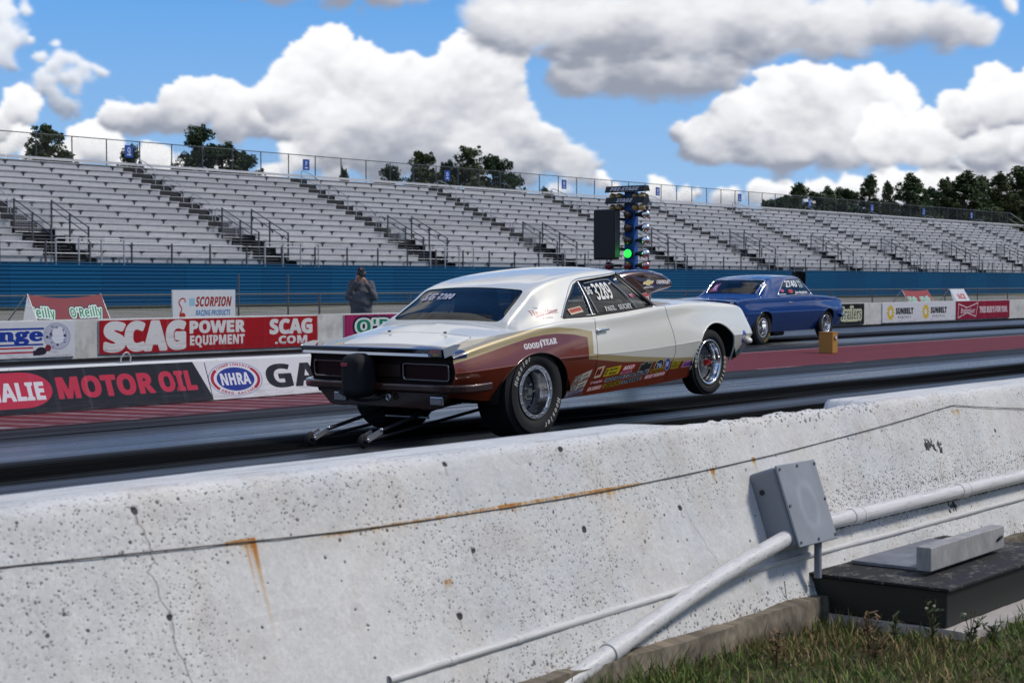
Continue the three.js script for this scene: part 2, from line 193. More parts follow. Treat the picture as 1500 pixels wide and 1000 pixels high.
// near barrier: a slip-formed concrete wall with battered face, whitewashed, pitted and rust stained
const FACE_K = 0.29 / 0.85, faceZ = (y) => -4.14 + (0.65 - y) * FACE_K;
{
  const XA = -4, XB = 18, SX = 2, SL = 10.5;
  const chip = (X) => sstep(6.45, 6.9, X) * (1 - sstep(8.38, 8.5, X));
  const wall = thing('barrier_wall', 'long whitewashed concrete barrier in the foreground with pitted face and rust stains', 'barrier');
  const ny = 44, sOf = (y) => 0.36 + 0.64 * (0.63 - y) / 0.84, TW = 2048, TH = 1024;
  function half(xa, xb, SX, seed) {
    const SL = 5.3, nx = Math.round((xb - xa) * 34), pos = [], uv = [], idx = [], bumps = [];
    for (let i = 0; i <= nx; i++) {
      const X = xa + ((xb - xa) * i) / nx, c = chip(X), e = (fbm(X * 3, 1, 4, 51) - 0.5) * 0.012 + c * (fbm(X * 16, 4, 4, 52) - 0.5) * 0.034 + (fbm(X * 22, 9, 3, 53) - 0.5) * 0.008;
      for (let j = 0; j <= ny; j++) {
        const s = j / ny; let y, z;
        if (s < 0.08) { const t = s / 0.08; y = lerp(-0.05, 0.63 - 0.14 * c, t); z = lerp(-4.58, -4.475, t); }
        else if (s < 0.32) { const t = (s - 0.08) / 0.24; z = lerp(-4.465, -4.165, t); y = lerp(0.648 - 0.15 * c, 0.652, t) + Math.sin(t * 3.1) * 0.004; y += (fbm(X * 2, z * 4, 3, 55) - 0.5) * 0.006 + c * Math.pow(1 - t, 0.7) * -0.02; }
        else if (s < 0.36) { const t = (s - 0.32) / 0.04; y = lerp(0.652, 0.63, t); z = lerp(-4.165, faceZ(0.63), t); }
        else { const t = (s - 0.36) / 0.64; y = lerp(0.63, -0.21, t); z = faceZ(y); }
        const w = s > 0.28 ? (fbm(X * 2.2, y * 2.2, 4, 60) - 0.5) * 0.012 + (fbm(X * 14, y * 14, 3, 61) - 0.5) * 0.006 : 0;
        if (s >= 0.28 && s < 0.42) { const q = 1 - Math.abs(s - 0.34) / 0.08; y += q * e; z -= q * Math.abs(e) * 0.6; }
        pos.push(X, y, z + w); uv.push((X - SX) / SL, 1 - s);
      }
    }
    for (let i = 0; i < nx; i++) for (let j = 0; j < ny; j++) { const a = i * (ny + 1) + j, b = a + ny + 1; idx.push(a, a + 1, b, b, a + 1, b + 1); }
    const g = new THREE.BufferGeometry(); g.setAttribute('position', new THREE.Float32BufferAttribute(pos, 3)); g.setAttribute('uv', new THREE.Float32BufferAttribute(uv, 2)); g.setIndex(idx); g.computeVertexNormals();
    const px = (X) => ((X - SX) / SL) * TW, py = (y) => sOf(y) * TH, AS = (TH * 0.64 / 0.88) / (TW / SL);
    const t = canvasTex(TW, TH, (x, w, h) => {
      const r = rng(seed), X0 = SX;
      const im = x.getImageData(0, 0, w, h), d = im.data;
      for (let j = 0; j < h; j++) for (let i = 0; i < w; i++) { const gx = i / w * SL + X0, gy = j / h * 1.37, n = fbm(gx * 2.2, gy * 2.2, 5, 71), m = fbm(gx * 13, gy * 13, 4, 72), f = fbm(gx * 70, gy * 70, 2, 73), q = fbm(gx * 170, gy * 170, 1, 74), dirt = sstep(0.50, 0.72, fbm(gx * 4, gy * 4.6, 5, 79)), streak = sstep(0.55, 0.75, fbm(gx * 16, gy * 1.3, 4, 83)); const k = 1 + (n - 0.5) * 0.07 + (m - 0.5) * 0.07 + (f - 0.5) * 0.07 + (q - 0.5) * 0.06 - dirt * 0.03 - streak * 0.02, o = (j * w + i) * 4, warm = (n - 0.5) * 6 + dirt * 3 + 1; d[o] = clamp((229 * k + warm) / 255) * 255; d[o + 1] = clamp(229 * k / 255) * 255; d[o + 2] = clamp((227 * k - warm) / 255) * 255; d[o + 3] = 255; }
      x.putImageData(im, 0, 0);
      const speck = (X, Y, s, a, c) => { const v = c ?? 30 + r() * 50; x.fillStyle = `rgba(${v},${v * 0.98},${v},${a})`; x.beginPath(); const k = 3 + (r() * 4 | 0), ph = r() * 6; for (let q = 0; q <= k + 2; q++) { const an = ph + q / (k + 3) * 6.283, rr = s * (0.55 + r() * 0.7); x.lineTo(X + Math.cos(an) * rr, Y + Math.sin(an) * rr * AS * 0.9); } x.fill(); if (s > 1.1) bumps.push([X, Y, s]); };
      for (let i = 0; i < 30000; i++) { const X = r() * w, Y = h * (0.34 + r() * 0.66), den = sstep(0.38, 0.64, fbm((X / w * SL + X0) * 1.5, Y / h * 3.2, 4, 81)); if (r() > den) continue; speck(X, Y, 0.45 + Math.pow(r(), 3) * 1.5, 0.25 + r() * 0.5); }
      for (let i = 0; i < 240; i++) { const X = r() * w, Y = h * (0.34 + r() * 0.62); speck(X, Y, 1.2 + r() * 1.9, 0.7); }
      for (let i = 0; i < 130; i++) { const X = r() * w, Y = h * (0.09 + r() * 0.23); x.fillStyle = `rgba(92,94,106,${0.05 + r() * 0.14})`; x.beginPath(); x.ellipse(X, Y, 20 + r() * 120, 2 + r() * 7, 0, 0, 7); x.fill(); }
      for (let i = 0; i < 500; i++) speck(r() * w, h * (0.29 + r() * r() * 0.09), 0.8 + r() * 2.0, 0.3);
      for (const [X, y] of [[3.38, 0.6], [4.85, 0.62], [4.88, 0.3], [5.59, 0.3], [6.32, 0.31], [8.87, 0.08], [5.58, 0.62], [4.72, 0.09], [7.55, 0.3], [9.9, 0.4], [10.2, 0.2], [3.42, 0.28]]) { speck(px(X), py(y), 6, 0.9, 38); x.fillStyle = 'rgba(120,118,112,0.25)'; x.fillRect(px(X) - 3, py(y), 5, 34); }
      for (let i = 0; i < 420; i++) { const X = 6.9 + r() * 1.6; speck(px(X), h * (0.29 + 0.07 * r() + 0.05 * r() * r()), 0.8 + r() * r() * 4.5, 0.6); } for (let i = 0; i < 60; i++) { const bv = 158 + r() * 40; x.fillStyle = `rgba(${bv + 3},${bv},${bv - 5},${0.05 + r() * 0.10})`; x.beginPath(); x.ellipse(r() * w, h * (0.36 + r() * 0.6), 10 + r() * 70, 10 + r() * 60, 0, 0, 7); x.fill(); } for (const [X, y, k] of [[8.95, 0.39, 40], [9.05, 0.36, 20], [8.88, 0.10, 26], [9.0, 0.05, 30]]) for (let i = 0; i < k; i++) speck(px(X) + (r() - 0.5) * 40, py(y) + (r() - 0.5) * 44, 1.5 + r() * 4.5, 0.85);
      for (let i = 0; i < 5200; i++) { const X = 7.3 + r() * 5.2, y = 0.2 + (r() - 0.5) * (r() * 0.34); speck(px(X), py(y), 0.6 + r() * r() * 2.6, 0.55); }
      for (let i = 0; i < 2200; i++) { const X = 7.3 + r() * 5.2; speck(px(X), py(0.075 + r() * r() * 0.03), 0.8 + r() * 2.4, 0.5); }
      for (let i = 0; i < 5200; i++) { const X = 2 + r() * 10.5, y = -0.21 + Math.pow(r(), 2.4) * 0.10; speck(px(X), py(y), 0.7 + r() * r() * 3.4, 0.5); }
      const rust = (X, y, wd, len, a) => { for (let i = 0; i < 70; i++) { const q = X + (r() - 0.5) * wd, L = 4 + r() * len * 2.2 * (r() < 0.15 ? 1 : 0.2), Y = py(y) - 2 + r() * 5, gr = x.createLinearGradient(0, Y, 0, Y + L + 4); const c = `${168 + r() * 40},${96 + r() * 46},${24 + r() * 34}`; gr.addColorStop(0, `rgba(${c},${a * (0.15 + r() * 0.45)})`); gr.addColorStop(1, `rgba(${c},0)`); x.fillStyle = gr; x.fillRect(px(q), Y, 1.5 + r() * 5, L + 4); } };
      rust(3.74, 0.468, 0.08, 12, 0.9); rust(3.80, 0.468, 0.04, 80, 0.30); rust(3.82, 0.468, 0.012, 200, 0.25); for (let q = 4.2; q < 6.1; q += 0.12) rust(q, 0.442, 0.14, 8 + r() * 8, q > 4.95 ? 0.6 : 0.42); rust(5.14, 0.442, 0.1, 14, 0.9); rust(5.78, 0.44, 0.12, 22, 0.9); rust(5.84, 0.44, 0.06, 60, 0.25); rust(6.66, 0.452, 0.035, 40, 0.8); rust(7.04, 0.468, 0.03, 30, 0.6); rust(9.42, 0.555, 0.1, 60, 0.3); rust(4.7, 0.22, 0.04, 40, 0.2);
      const crack = (pts, a) => { for (const [lw, al] of [[3.4, a * 0.25], [1.3, a]]) { x.strokeStyle = `rgba(66,62,58,${al})`; x.lineWidth = lw; x.beginPath(); pts.forEach(([X, y], i) => { for (let q = 0; q < 4; q++) { const n = pts[Math.min(i + 1, pts.length - 1)], A = px(lerp(X, n[0], q / 4)) + (hash2(i, q, 5) - 0.5) * 7, B = py(lerp(y, n[1], q / 4)); i || q ? x.lineTo(A, B) : x.moveTo(A, B); } }); x.stroke(); } };
      crack([[3.38, 0.6], [3.4, 0.52], [3.41, 0.45], [3.38, 0.42], [3.4, 0.35], [3.43, 0.28], [3.42, 0.2], [3.44, 0.1], [3.46, -0.02]], 0.42); crack([[6.2, 0.62], [6.32, 0.4], [6.4, 0.2], [6.5, 0.05]], 0.25); crack([[8.4, 0.6], [8.5, 0.45], [8.46, 0.3]], 0.25);
    });
    const tb = canvasTex(TW / 2, TH / 2, (x, w, h) => { const im = x.getImageData(0, 0, w, h), d = im.data; for (let j = 0; j < h; j++) for (let i = 0; i < w; i++) { const v = 150 + (fbm(i / 3.2, j / 6, 3, 91) - 0.5) * 90 + (fbm(i / 22, j / 40, 3, 92) - 0.5) * 80, o = (j * w + i) * 4; d[o] = d[o + 1] = d[o + 2] = v; d[o + 3] = 255; } x.putImageData(im, 0, 0); for (const [X, Y, s] of bumps) { x.fillStyle = s > 3 ? '#000' : '#444'; x.beginPath(); x.ellipse(X / 2, Y / 2, s / 2, s / 2 * AS, 0, 0, 7); x.fill(); } }, false);
    t.wrapS = tb.wrapS = THREE.MirroredRepeatWrapping;
    part('wall_body', g, mat([0.77, 0.768, 0.762], 0.9, 0, { map: t, bumpMap: tb, bumpScale: 0.005 }), wall);
  }
  half(XA, 7.3, 2, 77); half(7.3, XB, 7.3, 78);
  // bare footing below the whitewash
  const fg = new THREE.BoxGeometry(XB - XA, 0.3, 0.45, 300, 8, 4); const fp = fg.attributes.position; for (let i = 0; i < fp.count; i++) { const X = fp.getX(i), y = fp.getY(i), z = fp.getZ(i); fp.setXYZ(i, X, y + (fbm(X * 3, z * 9, 4, 91) - 0.5) * 0.05 * (y > 0 ? 1 : 0), z + (fbm(X * 4 + 9, y * 12, 4, 92) - 0.5) * 0.06 * (z > 0 ? 1 : 0)); } fg.computeVertexNormals();
  const ft = dataTex(512, 128, (x, y) => { const n = fbm(x / 30, y / 30, 5, 95), m = fbm(x / 5, y / 5, 3, 96); const b = 0.50 + (n - 0.5) * 0.34 + (m - 0.5) * 0.26; return [b, b * 0.93, b * 0.82]; });
  part('footing', uvMetres(fg.translate((XA + XB) / 2, -0.335, -4.01), 0.4, 1.2, 'xy'), mat([0.78, 0.76, 0.72], 0.95, 0, { map: ft }), wall);
  const cable = tubeOf([[2.0, 0.53], [2.873, 0.498], [3.681, 0.465], [4.304, 0.442], [5.0, 0.432], [5.634, 0.431], [6.3, 0.442], [6.96, 0.46], [7.5, 0.48], [8.105, 0.508], [8.8, 0.545], [9.44, 0.581]].map(([X, y]) => [X, y, faceZ(y) + 0.006]).concat([[9.46, 0.578, faceZ(0.578) + 0.008], [10.44, 0.504, faceZ(0.504) + 0.008], [11.6, 0.44, faceZ(0.44) + 0.008]]), 0.0024, 260, 5);
  tag(part('steel_cable', cable, mat([0.10, 0.085, 0.07], 0.8, 0.2)), 'thin dark rusty cable stretched along the face of the foreground barrier', 'cable');
}
// far barrier with its banners, and the low guard wall between the lanes
function banner(name, label, w, h, pos, draw, tw, th, tilt = 0, group, depth = 0.02) {
  const t = thing(name, label, 'banner', pos, 0, group); t.rotation.x = tilt;
  const front = new THREE.PlaneGeometry(w, h, Math.round(w * 14), 6).translate(0, h / 2, depth / 2 + 0.010); { const p = front.attributes.position, sd = pos[0]; for (let i = 0; i < p.count; i++) { const X = p.getX(i) + sd, Y = p.getY(i); p.setZ(i, p.getZ(i) + (fbm(X * 2.2, Y * 1.2 + sd, 3, 14) - 0.5) * 0.016 + (fbm(X * 9, Y * 3, 2, 15) - 0.5) * 0.004); } front.computeVertexNormals(); }
  part('printed_face', front, phys([0.86, 0.86, 0.86], 0.7, 0, { specularIntensity: 0.3, map: canvasTex(tw, th, (x, a, b) => { draw(x, a, b); const r = rng(tw + Math.round(pos[0] * 7)); for (let i = 0; i < 240; i++) { x.fillStyle = `rgba(${70 + r() * 30},${66 + r() * 26},${64 + r() * 20},${0.03 + r() * 0.10})`; x.beginPath(); x.ellipse(r() * a, b * (1 - 0.35 * r() * r()), 2 + r() * a * 0.02, 1 + r() * b * 0.03, 0, 0, 7); x.fill(); } for (let i = 0; i < 26; i++) { x.fillStyle = `rgba(235,235,240,${0.02 + r() * 0.05})`; x.fillRect(r() * a, 0, 3 + r() * 30, b); } }) }), t); part('backing', box(w, h, depth - 0.001, 0, h / 2, 0), M.white, t); return t;
}
const grime = (x, w, h, n, seed, c = '60,60,66') => { const r = rng(seed); for (let i = 0; i < n; i++) { x.fillStyle = `rgba(${c},${0.02 + r() * 0.07})`; x.beginPath(); x.ellipse(r() * w, h * (0.3 + 0.7 * Math.sqrt(r())), 4 + r() * w * 0.04, 1 + r() * 5, 0, 0, 7); x.fill(); } };
const SANS = 'bold $px sans-serif', SERIF = 'bold $px serif';
// heavy condensed capitals: strokes thickened round the font
const heavy = (x, text, a, b, w, h, c, lw = 6) => { fit(x, text, a, b, w, h, SANS, c, c, lw); };
{
  const FZ = -23.7, wt = dataTex(1024, 64, (x, y) => { const n = fbm(x / 26, y / 12, 5, 7), m = fbm(x / 4, y / 4, 3, 9); const b = 0.86 + (n - 0.5) * 0.14 + (m - 0.5) * 0.08 - 0.07 * sstep(0.58, 0.75, fbm(x / 9, y / 20, 4, 11)); return [b, b * 0.995, b * 0.975]; });
  const wg = []; for (let i = 0; i < 54; i++) { const a = -6 + i * 6; wg.push(uvMetres(box(5.99, 0.66, 0.3, a + 3, 0.33, FZ - 0.15), 1 / 16, 1, 'xy')); }
  const fw = thing('barrier_wall', 'low white concrete barrier along the far lane behind the blue car', 'barrier');
  wg.forEach((g) => part('wall_segment', g, mat([0.74, 0.74, 0.74], 0.85, 0, { map: wt }), fw));
  const Z = FZ + 0.012, G = 'banners on the far barrier';
  banner('wall_banner', 'white banner with blue lettering and a gearbox picture at the left edge', 5.2, 0.60, [15.54, 0.045, Z], (x, w, h) => {
    x.fillStyle = '#d4d6dc'; x.fillRect(0, 0, w, h); const k = (X) => ((X - 12.94) / 5.2) * w; x.fillStyle = '#1d3a97'; x.fillRect(0, h * 0.17, k(17.52), h * 0.055); x.fillRect(0, h * 0.61, k(17.5), h * 0.05);
    fit(x, 'range', k(16.08), h * 0.27, k(17.48) - k(16.08), h * 0.36, SERIF, '#1d3a97', '#1d3a97', 8); x.fillStyle = '#b2243f'; x.fillRect(0, h * 0.70, k(17.3), h * 0.045); x.fillRect(0, h * 0.82, k(17.3), h * 0.045);
    const cx = k(17.78), cy = h * 0.42; x.fillStyle = '#b9bbcd'; x.beginPath(); x.ellipse(cx, cy, k(17.78 + 0.27) - cx, h * 0.36, 0.2, 0, 7); x.fill(); x.strokeStyle = '#6b6c88'; x.lineWidth = 3; x.stroke(); x.fillStyle = '#dfe0ea'; x.beginPath(); x.ellipse(cx + 12, cy - 8, 60, h * 0.25, 0.2, 0, 7); x.fill(); x.stroke();
    const r = rng(4); for (let i = 0; i < 26; i++) { x.fillStyle = r() < 0.5 ? '#3c3d58' : '#8f91ad'; x.beginPath(); const a = r() * 6.3, q = 0.5 + r() * 0.5; x.arc(cx + Math.cos(a) * 90 * q, cy + Math.sin(a) * h * 0.32 * q, 4 + r() * 7, 0, 7); x.fill(); }
    x.fillStyle = '#2a2438'; x.beginPath(); x.ellipse(k(17.46), h * 0.82, 44, h * 0.11, 0, 0, 7); x.fill(); x.fillRect(k(17.3), h * 0.8, 60, h * 0.14); x.fillStyle = '#7d2b3c'; x.beginPath(); x.arc(k(17.6), h * 0.74, 24, 0, 7); x.fill(); grime(x, w, h, 200, 1);
  }, 2048, 256, 0, G);
  banner('wall_banner', 'red banner with white power equipment lettering on the far barrier', 5.3, 0.585, [21.31, 0.055, Z], (x, w, h) => {
    x.fillStyle = '#a31722'; x.fillRect(0, 0, w, h); const k = (X) => ((X - 18.66) / 5.3) * w, c = '#dcdada', L = (t, a, b, y, hh, lw) => heavy(x, t, k(a), h * y, k(b) - k(a), h * hh, c, lw * 0.45);
    x.font = 'bold 100px sans-serif'; const S = [['S', 18.77, 19.21], ['C', 19.22, 19.65], ['A', 19.64, 20.15], ['G', 20.14, 20.59]]; for (const [t, a, b] of S) L(t, a + 0.02, b - 0.02, 0.085, 0.81, 26);
    L('POWER', 20.70, 22.03, 0.08, 0.37, 16); L('EQUIPMENT', 20.70, 22.02, 0.53, 0.36, 12); L('SCAG', 22.69, 23.81, 0.09, 0.46, 18); L('.COM', 22.82, 23.67, 0.63, 0.25, 12);
    x.fillStyle = '#a31722'; grime(x, w, h, 260, 2, '50,10,14');
  }, 2048, 256, 0, G);
  banner('wall_banner', 'magenta banner with green and white lettering on the far barrier behind the white car', 2.9, 0.60, [26.18, 0.045, Z], (x, w, h) => {
    x.fillStyle = '#9a2059'; x.fillRect(0, 0, w, h); fit(x, "O'Reilly", w * 0.12, h * 0.14, w * 0.8, h * 0.62, SANS, '#0d6b54', '#14162c', 40); fit(x, "O'Reilly", w * 0.12, h * 0.14, w * 0.8, h * 0.62, SANS, '#0d7a5e', '#d8e2df', 20); fit(x, "O'Reilly", w * 0.12, h * 0.14, w * 0.8, h * 0.62, SANS, '#0d7a5e'); fit(x, 'AUTO PARTS', w * 0.3, h * 0.84, w * 0.4, h * 0.1, SANS, '#ddd'); grime(x, w, h, 120, 3);
  }, 1024, 256, 0, G);
  banner('wall_banner', 'black banner with cream outlined lettering on the far barrier beside the blue car', 3.1, 0.62, [46.0, 0.03, Z], (x, w, h) => {
    x.fillStyle = '#16191a'; x.fillRect(0, 0, w, h); fit(x, 'Trailers', w * 0.50, h * 0.18, w * 0.44, h * 0.58, SERIF, '#1d2422', '#c5c8a8', 26); fit(x, 'Trailers', w * 0.50, h * 0.18, w * 0.44, h * 0.58, SERIF, '#222a26', '#d7dabd', 8); fit(x, 'Race', w * 0.1, h * 0.2, w * 0.35, h * 0.5, SERIF, '#c5c8a8'); x.fillStyle = '#c5c8a8'; x.fillRect(w * 0.56, h * 0.82, w * 0.30, h * 0.05);
  }, 512, 128, 0, G);
  banner('wall_banner', 'white banner with two yellow sun emblems and black rental lettering on the far barrier', 5.5, 0.62, [51.54, 0.03, Z], (x, w, h) => {
    x.fillStyle = '#d9d8de'; x.fillRect(0, 0, w, h); const one = (a) => { x.save(); x.translate(w * (a + 0.075), h * 0.5); for (let i = 0; i < 12; i++) { x.rotate(Math.PI / 6); x.fillStyle = '#d8b312'; x.fillRect(-12, -h * 0.40, 24, h * 0.2); } x.beginPath(); x.ellipse(0, 0, w * 0.036, h * 0.32, 0, 0, 7); x.fillStyle = '#d8b312'; x.fill(); x.beginPath(); x.ellipse(0, 0, w * 0.018, h * 0.17, 0, 0, 7); x.fillStyle = '#d9d8de'; x.fill(); x.restore(); heavy(x, 'SUNBELT', w * (a + 0.145), h * 0.28, w * 0.225, h * 0.30, '#15161b', 10); fit(x, 'R E N T A L S', w * (a + 0.17), h * 0.68, w * 0.17, h * 0.12, SANS, '#26272d'); }; one(0.03); one(0.50); grime(x, w, h, 160, 5);
  }, 2048, 256, 0, G);
  banner('wall_banner', 'dark red beer banner with a bow tie outline and white lettering on the far barrier', 4.65, 0.62, [56.64, 0.035, Z], (x, w, h) => {
    x.fillStyle = '#8d1633'; x.fillRect(0, 0, w, h); x.strokeStyle = '#d9cdd2'; x.lineWidth = 7; x.lineJoin = 'miter'; x.beginPath(); x.moveTo(w * 0.05, h * 0.15); x.lineTo(w * 0.2, h * 0.36); x.lineTo(w * 0.40, h * 0.10); x.lineTo(w * 0.36, h * 0.86); x.lineTo(w * 0.2, h * 0.64); x.lineTo(w * 0.04, h * 0.9); x.closePath(); x.stroke(); x.fillStyle = '#8d1633'; x.fillRect(w * 0.08, h * 0.38, w * 0.27, h * 0.26); fit(x, 'Budweiser', w * 0.085, h * 0.36, w * 0.26, h * 0.3, 'italic bold $px serif', '#d9cdd2'); heavy(x, "THIS BUD'S FOR YOU.", w * 0.43, h * 0.32, w * 0.53, h * 0.34, '#d9cdd2', 6); grime(x, w, h, 140, 6);
  }, 1024, 128, 0, G);
}
{
  // guard wall: a low concrete curb wall whose leaning face carries the boards
  const gz = -14.05, tilt = -0.36, x0 = 2, x1 = 18.2;
  const gw = thing('guard_wall', 'low white wall with a flat top between the two lanes, left of the white car', 'barrier');
  const sh = new THREE.Shape([[0, 0], [0.16, 0.44], [0.36, 0.44], [0.52, 0]].map(([a, b]) => new THREE.Vector2(a, b)));
  for (let a = x0; a < x1 - 0.1; a += 2.7) { const g = new THREE.ExtrudeGeometry(sh, { depth: 2.69, bevelEnabled: true, bevelSize: 0.008, bevelThickness: 0.004, bevelSegments: 1 }); g.rotateY(Math.PI / 2); part('wall_segment', uvMetres(g.translate(a, 0, gz), 0.2, 1), mat([0.66, 0.66, 0.65], 0.8), gw); }
  const B = (label, w, X, draw, tw) => { const b = banner('sign_board', label, w, 0.445, [X, 0.012, gz + 0.018], draw, tw, 256, tilt, 'boards on the guard wall', 0.012); return b; };
  const W1 = 7.2, XL = 5.38;
  B('black sign board with pink red motor oil lettering on the low wall between the lanes', W1, XL + W1 / 2, (x, w, h) => {
    const k = (X) => ((X - XL) / W1) * w; x.fillStyle = '#20242e'; x.fillRect(0, 0, w, h); const P = '#b8324c'; x.fillStyle = P; x.beginPath(); x.roundRect(k(9.2), h * 0.055, k(10.53) - k(9.2), h * 0.83, h * 0.4); x.fill();
    heavy(x, 'AMALIE', k(9.55), h * 0.30, k(10.43) - k(9.55), h * 0.40, '#d6d4da', 5); fit(x, 'MOTOR', k(10.60), h * 0.22, k(11.81) - k(10.60), h * 0.49, SANS, P, P, 7); fit(x, 'OIL', k(11.90), h * 0.22, k(12.40) - k(11.90), h * 0.48, SANS, P, P, 7);
    x.strokeStyle = '#15181f'; x.lineWidth = 2; x.beginPath(); x.moveTo(k(12.05), 0); x.lineTo(k(12.18), h); x.stroke(); x.fillStyle = '#d2d2d6'; x.beginPath(); x.moveTo(k(12.42), 0); x.lineTo(w + 2, h * 0.9); x.lineTo(w + 2, 0); x.fill(); grime(x, w, h, 200, 7, '120,120,130');
  }, 2048);
  B('white sign board with a red and blue oval racing emblem and black capitals', 5.4, 12.59 + 2.7, (x, w, h) => {
    const k = (X) => ((X - 12.59) / 5.4) * w; x.fillStyle = '#d2d2d6'; x.fillRect(0, 0, w, h); const cx = k(12.98), cy = h * 0.50, rx = k(13.37) - cx, ry = h * 0.43;
    const E = (f, c) => { x.beginPath(); x.ellipse(cx, cy, rx * f, ry * f, 0, 0, 7); x.fillStyle = c; x.fill(); }; E(1.03, '#8e92b5'); E(0.99, '#d6d6dc');
    x.lineWidth = 17; x.strokeStyle = '#a3263d'; x.beginPath(); x.ellipse(cx, cy, rx * 0.88, ry * 0.88, 0, 2.45, 3.85); x.stroke(); x.beginPath(); x.ellipse(cx, cy, rx * 0.88, ry * 0.88, 0, -0.75, 0.75); x.stroke();
    E(0.76, '#d6d6dc'); E(0.71, '#26398c'); fit(x, 'NHRA', cx - rx * 0.55, cy - h * 0.15, rx * 1.1, h * 0.30, SANS, '#d8d8e0', '#d8d8e0', 4);
    const arc = (t, up) => { x.font = 'bold 24px sans-serif'; x.fillStyle = '#a3263d'; x.textAlign = 'center'; for (let i = 0; i < t.length; i++) { const a = (up ? -Math.PI / 2 : Math.PI / 2) + (up ? 1 : -1) * (i - (t.length - 1) / 2) * (up ? 0.135 : 0.145); x.save(); x.translate(cx + Math.cos(a) * rx * 0.88, cy + Math.sin(a) * ry * 0.88); x.rotate(up ? a + Math.PI / 2 : a - Math.PI / 2); x.fillText(t[i], 0, 8); x.restore(); } }; arc('CHAMPIONSHIP', true); arc('DRAG RACING', false);
    fit(x, 'GATORS', k(13.45), h * 0.17, k(15.85) - k(13.45), h * 0.62, SANS, '#20242e', '#20242e', 4); grime(x, w, h, 150, 8);
  }, 2048);
  // lifting loops on the wall top
  for (const X of [11.62, 14.6]) { const l = thing('lifting_loop', X < 12 ? 'bent steel lifting loop on the low wall above the motor oil board' : 'bent steel lifting loop on the low wall above the oval emblem board', 'lifting loop', [X, 0.44, gz - 0.27], 0); part('loop', tubeOf([[-0.055, -0.02, 0], [-0.06, 0.07, 0.02], [0, 0.12, 0.03], [0.06, 0.07, 0.02], [0.055, -0.02, 0]], 0.009, 24, 6), mat([0.5, 0.48, 0.46], 0.5, 0.6), l); part('base_plate', box(0.16, 0.012, 0.06, 0, 0.004, 0), M.galv, l); }
}
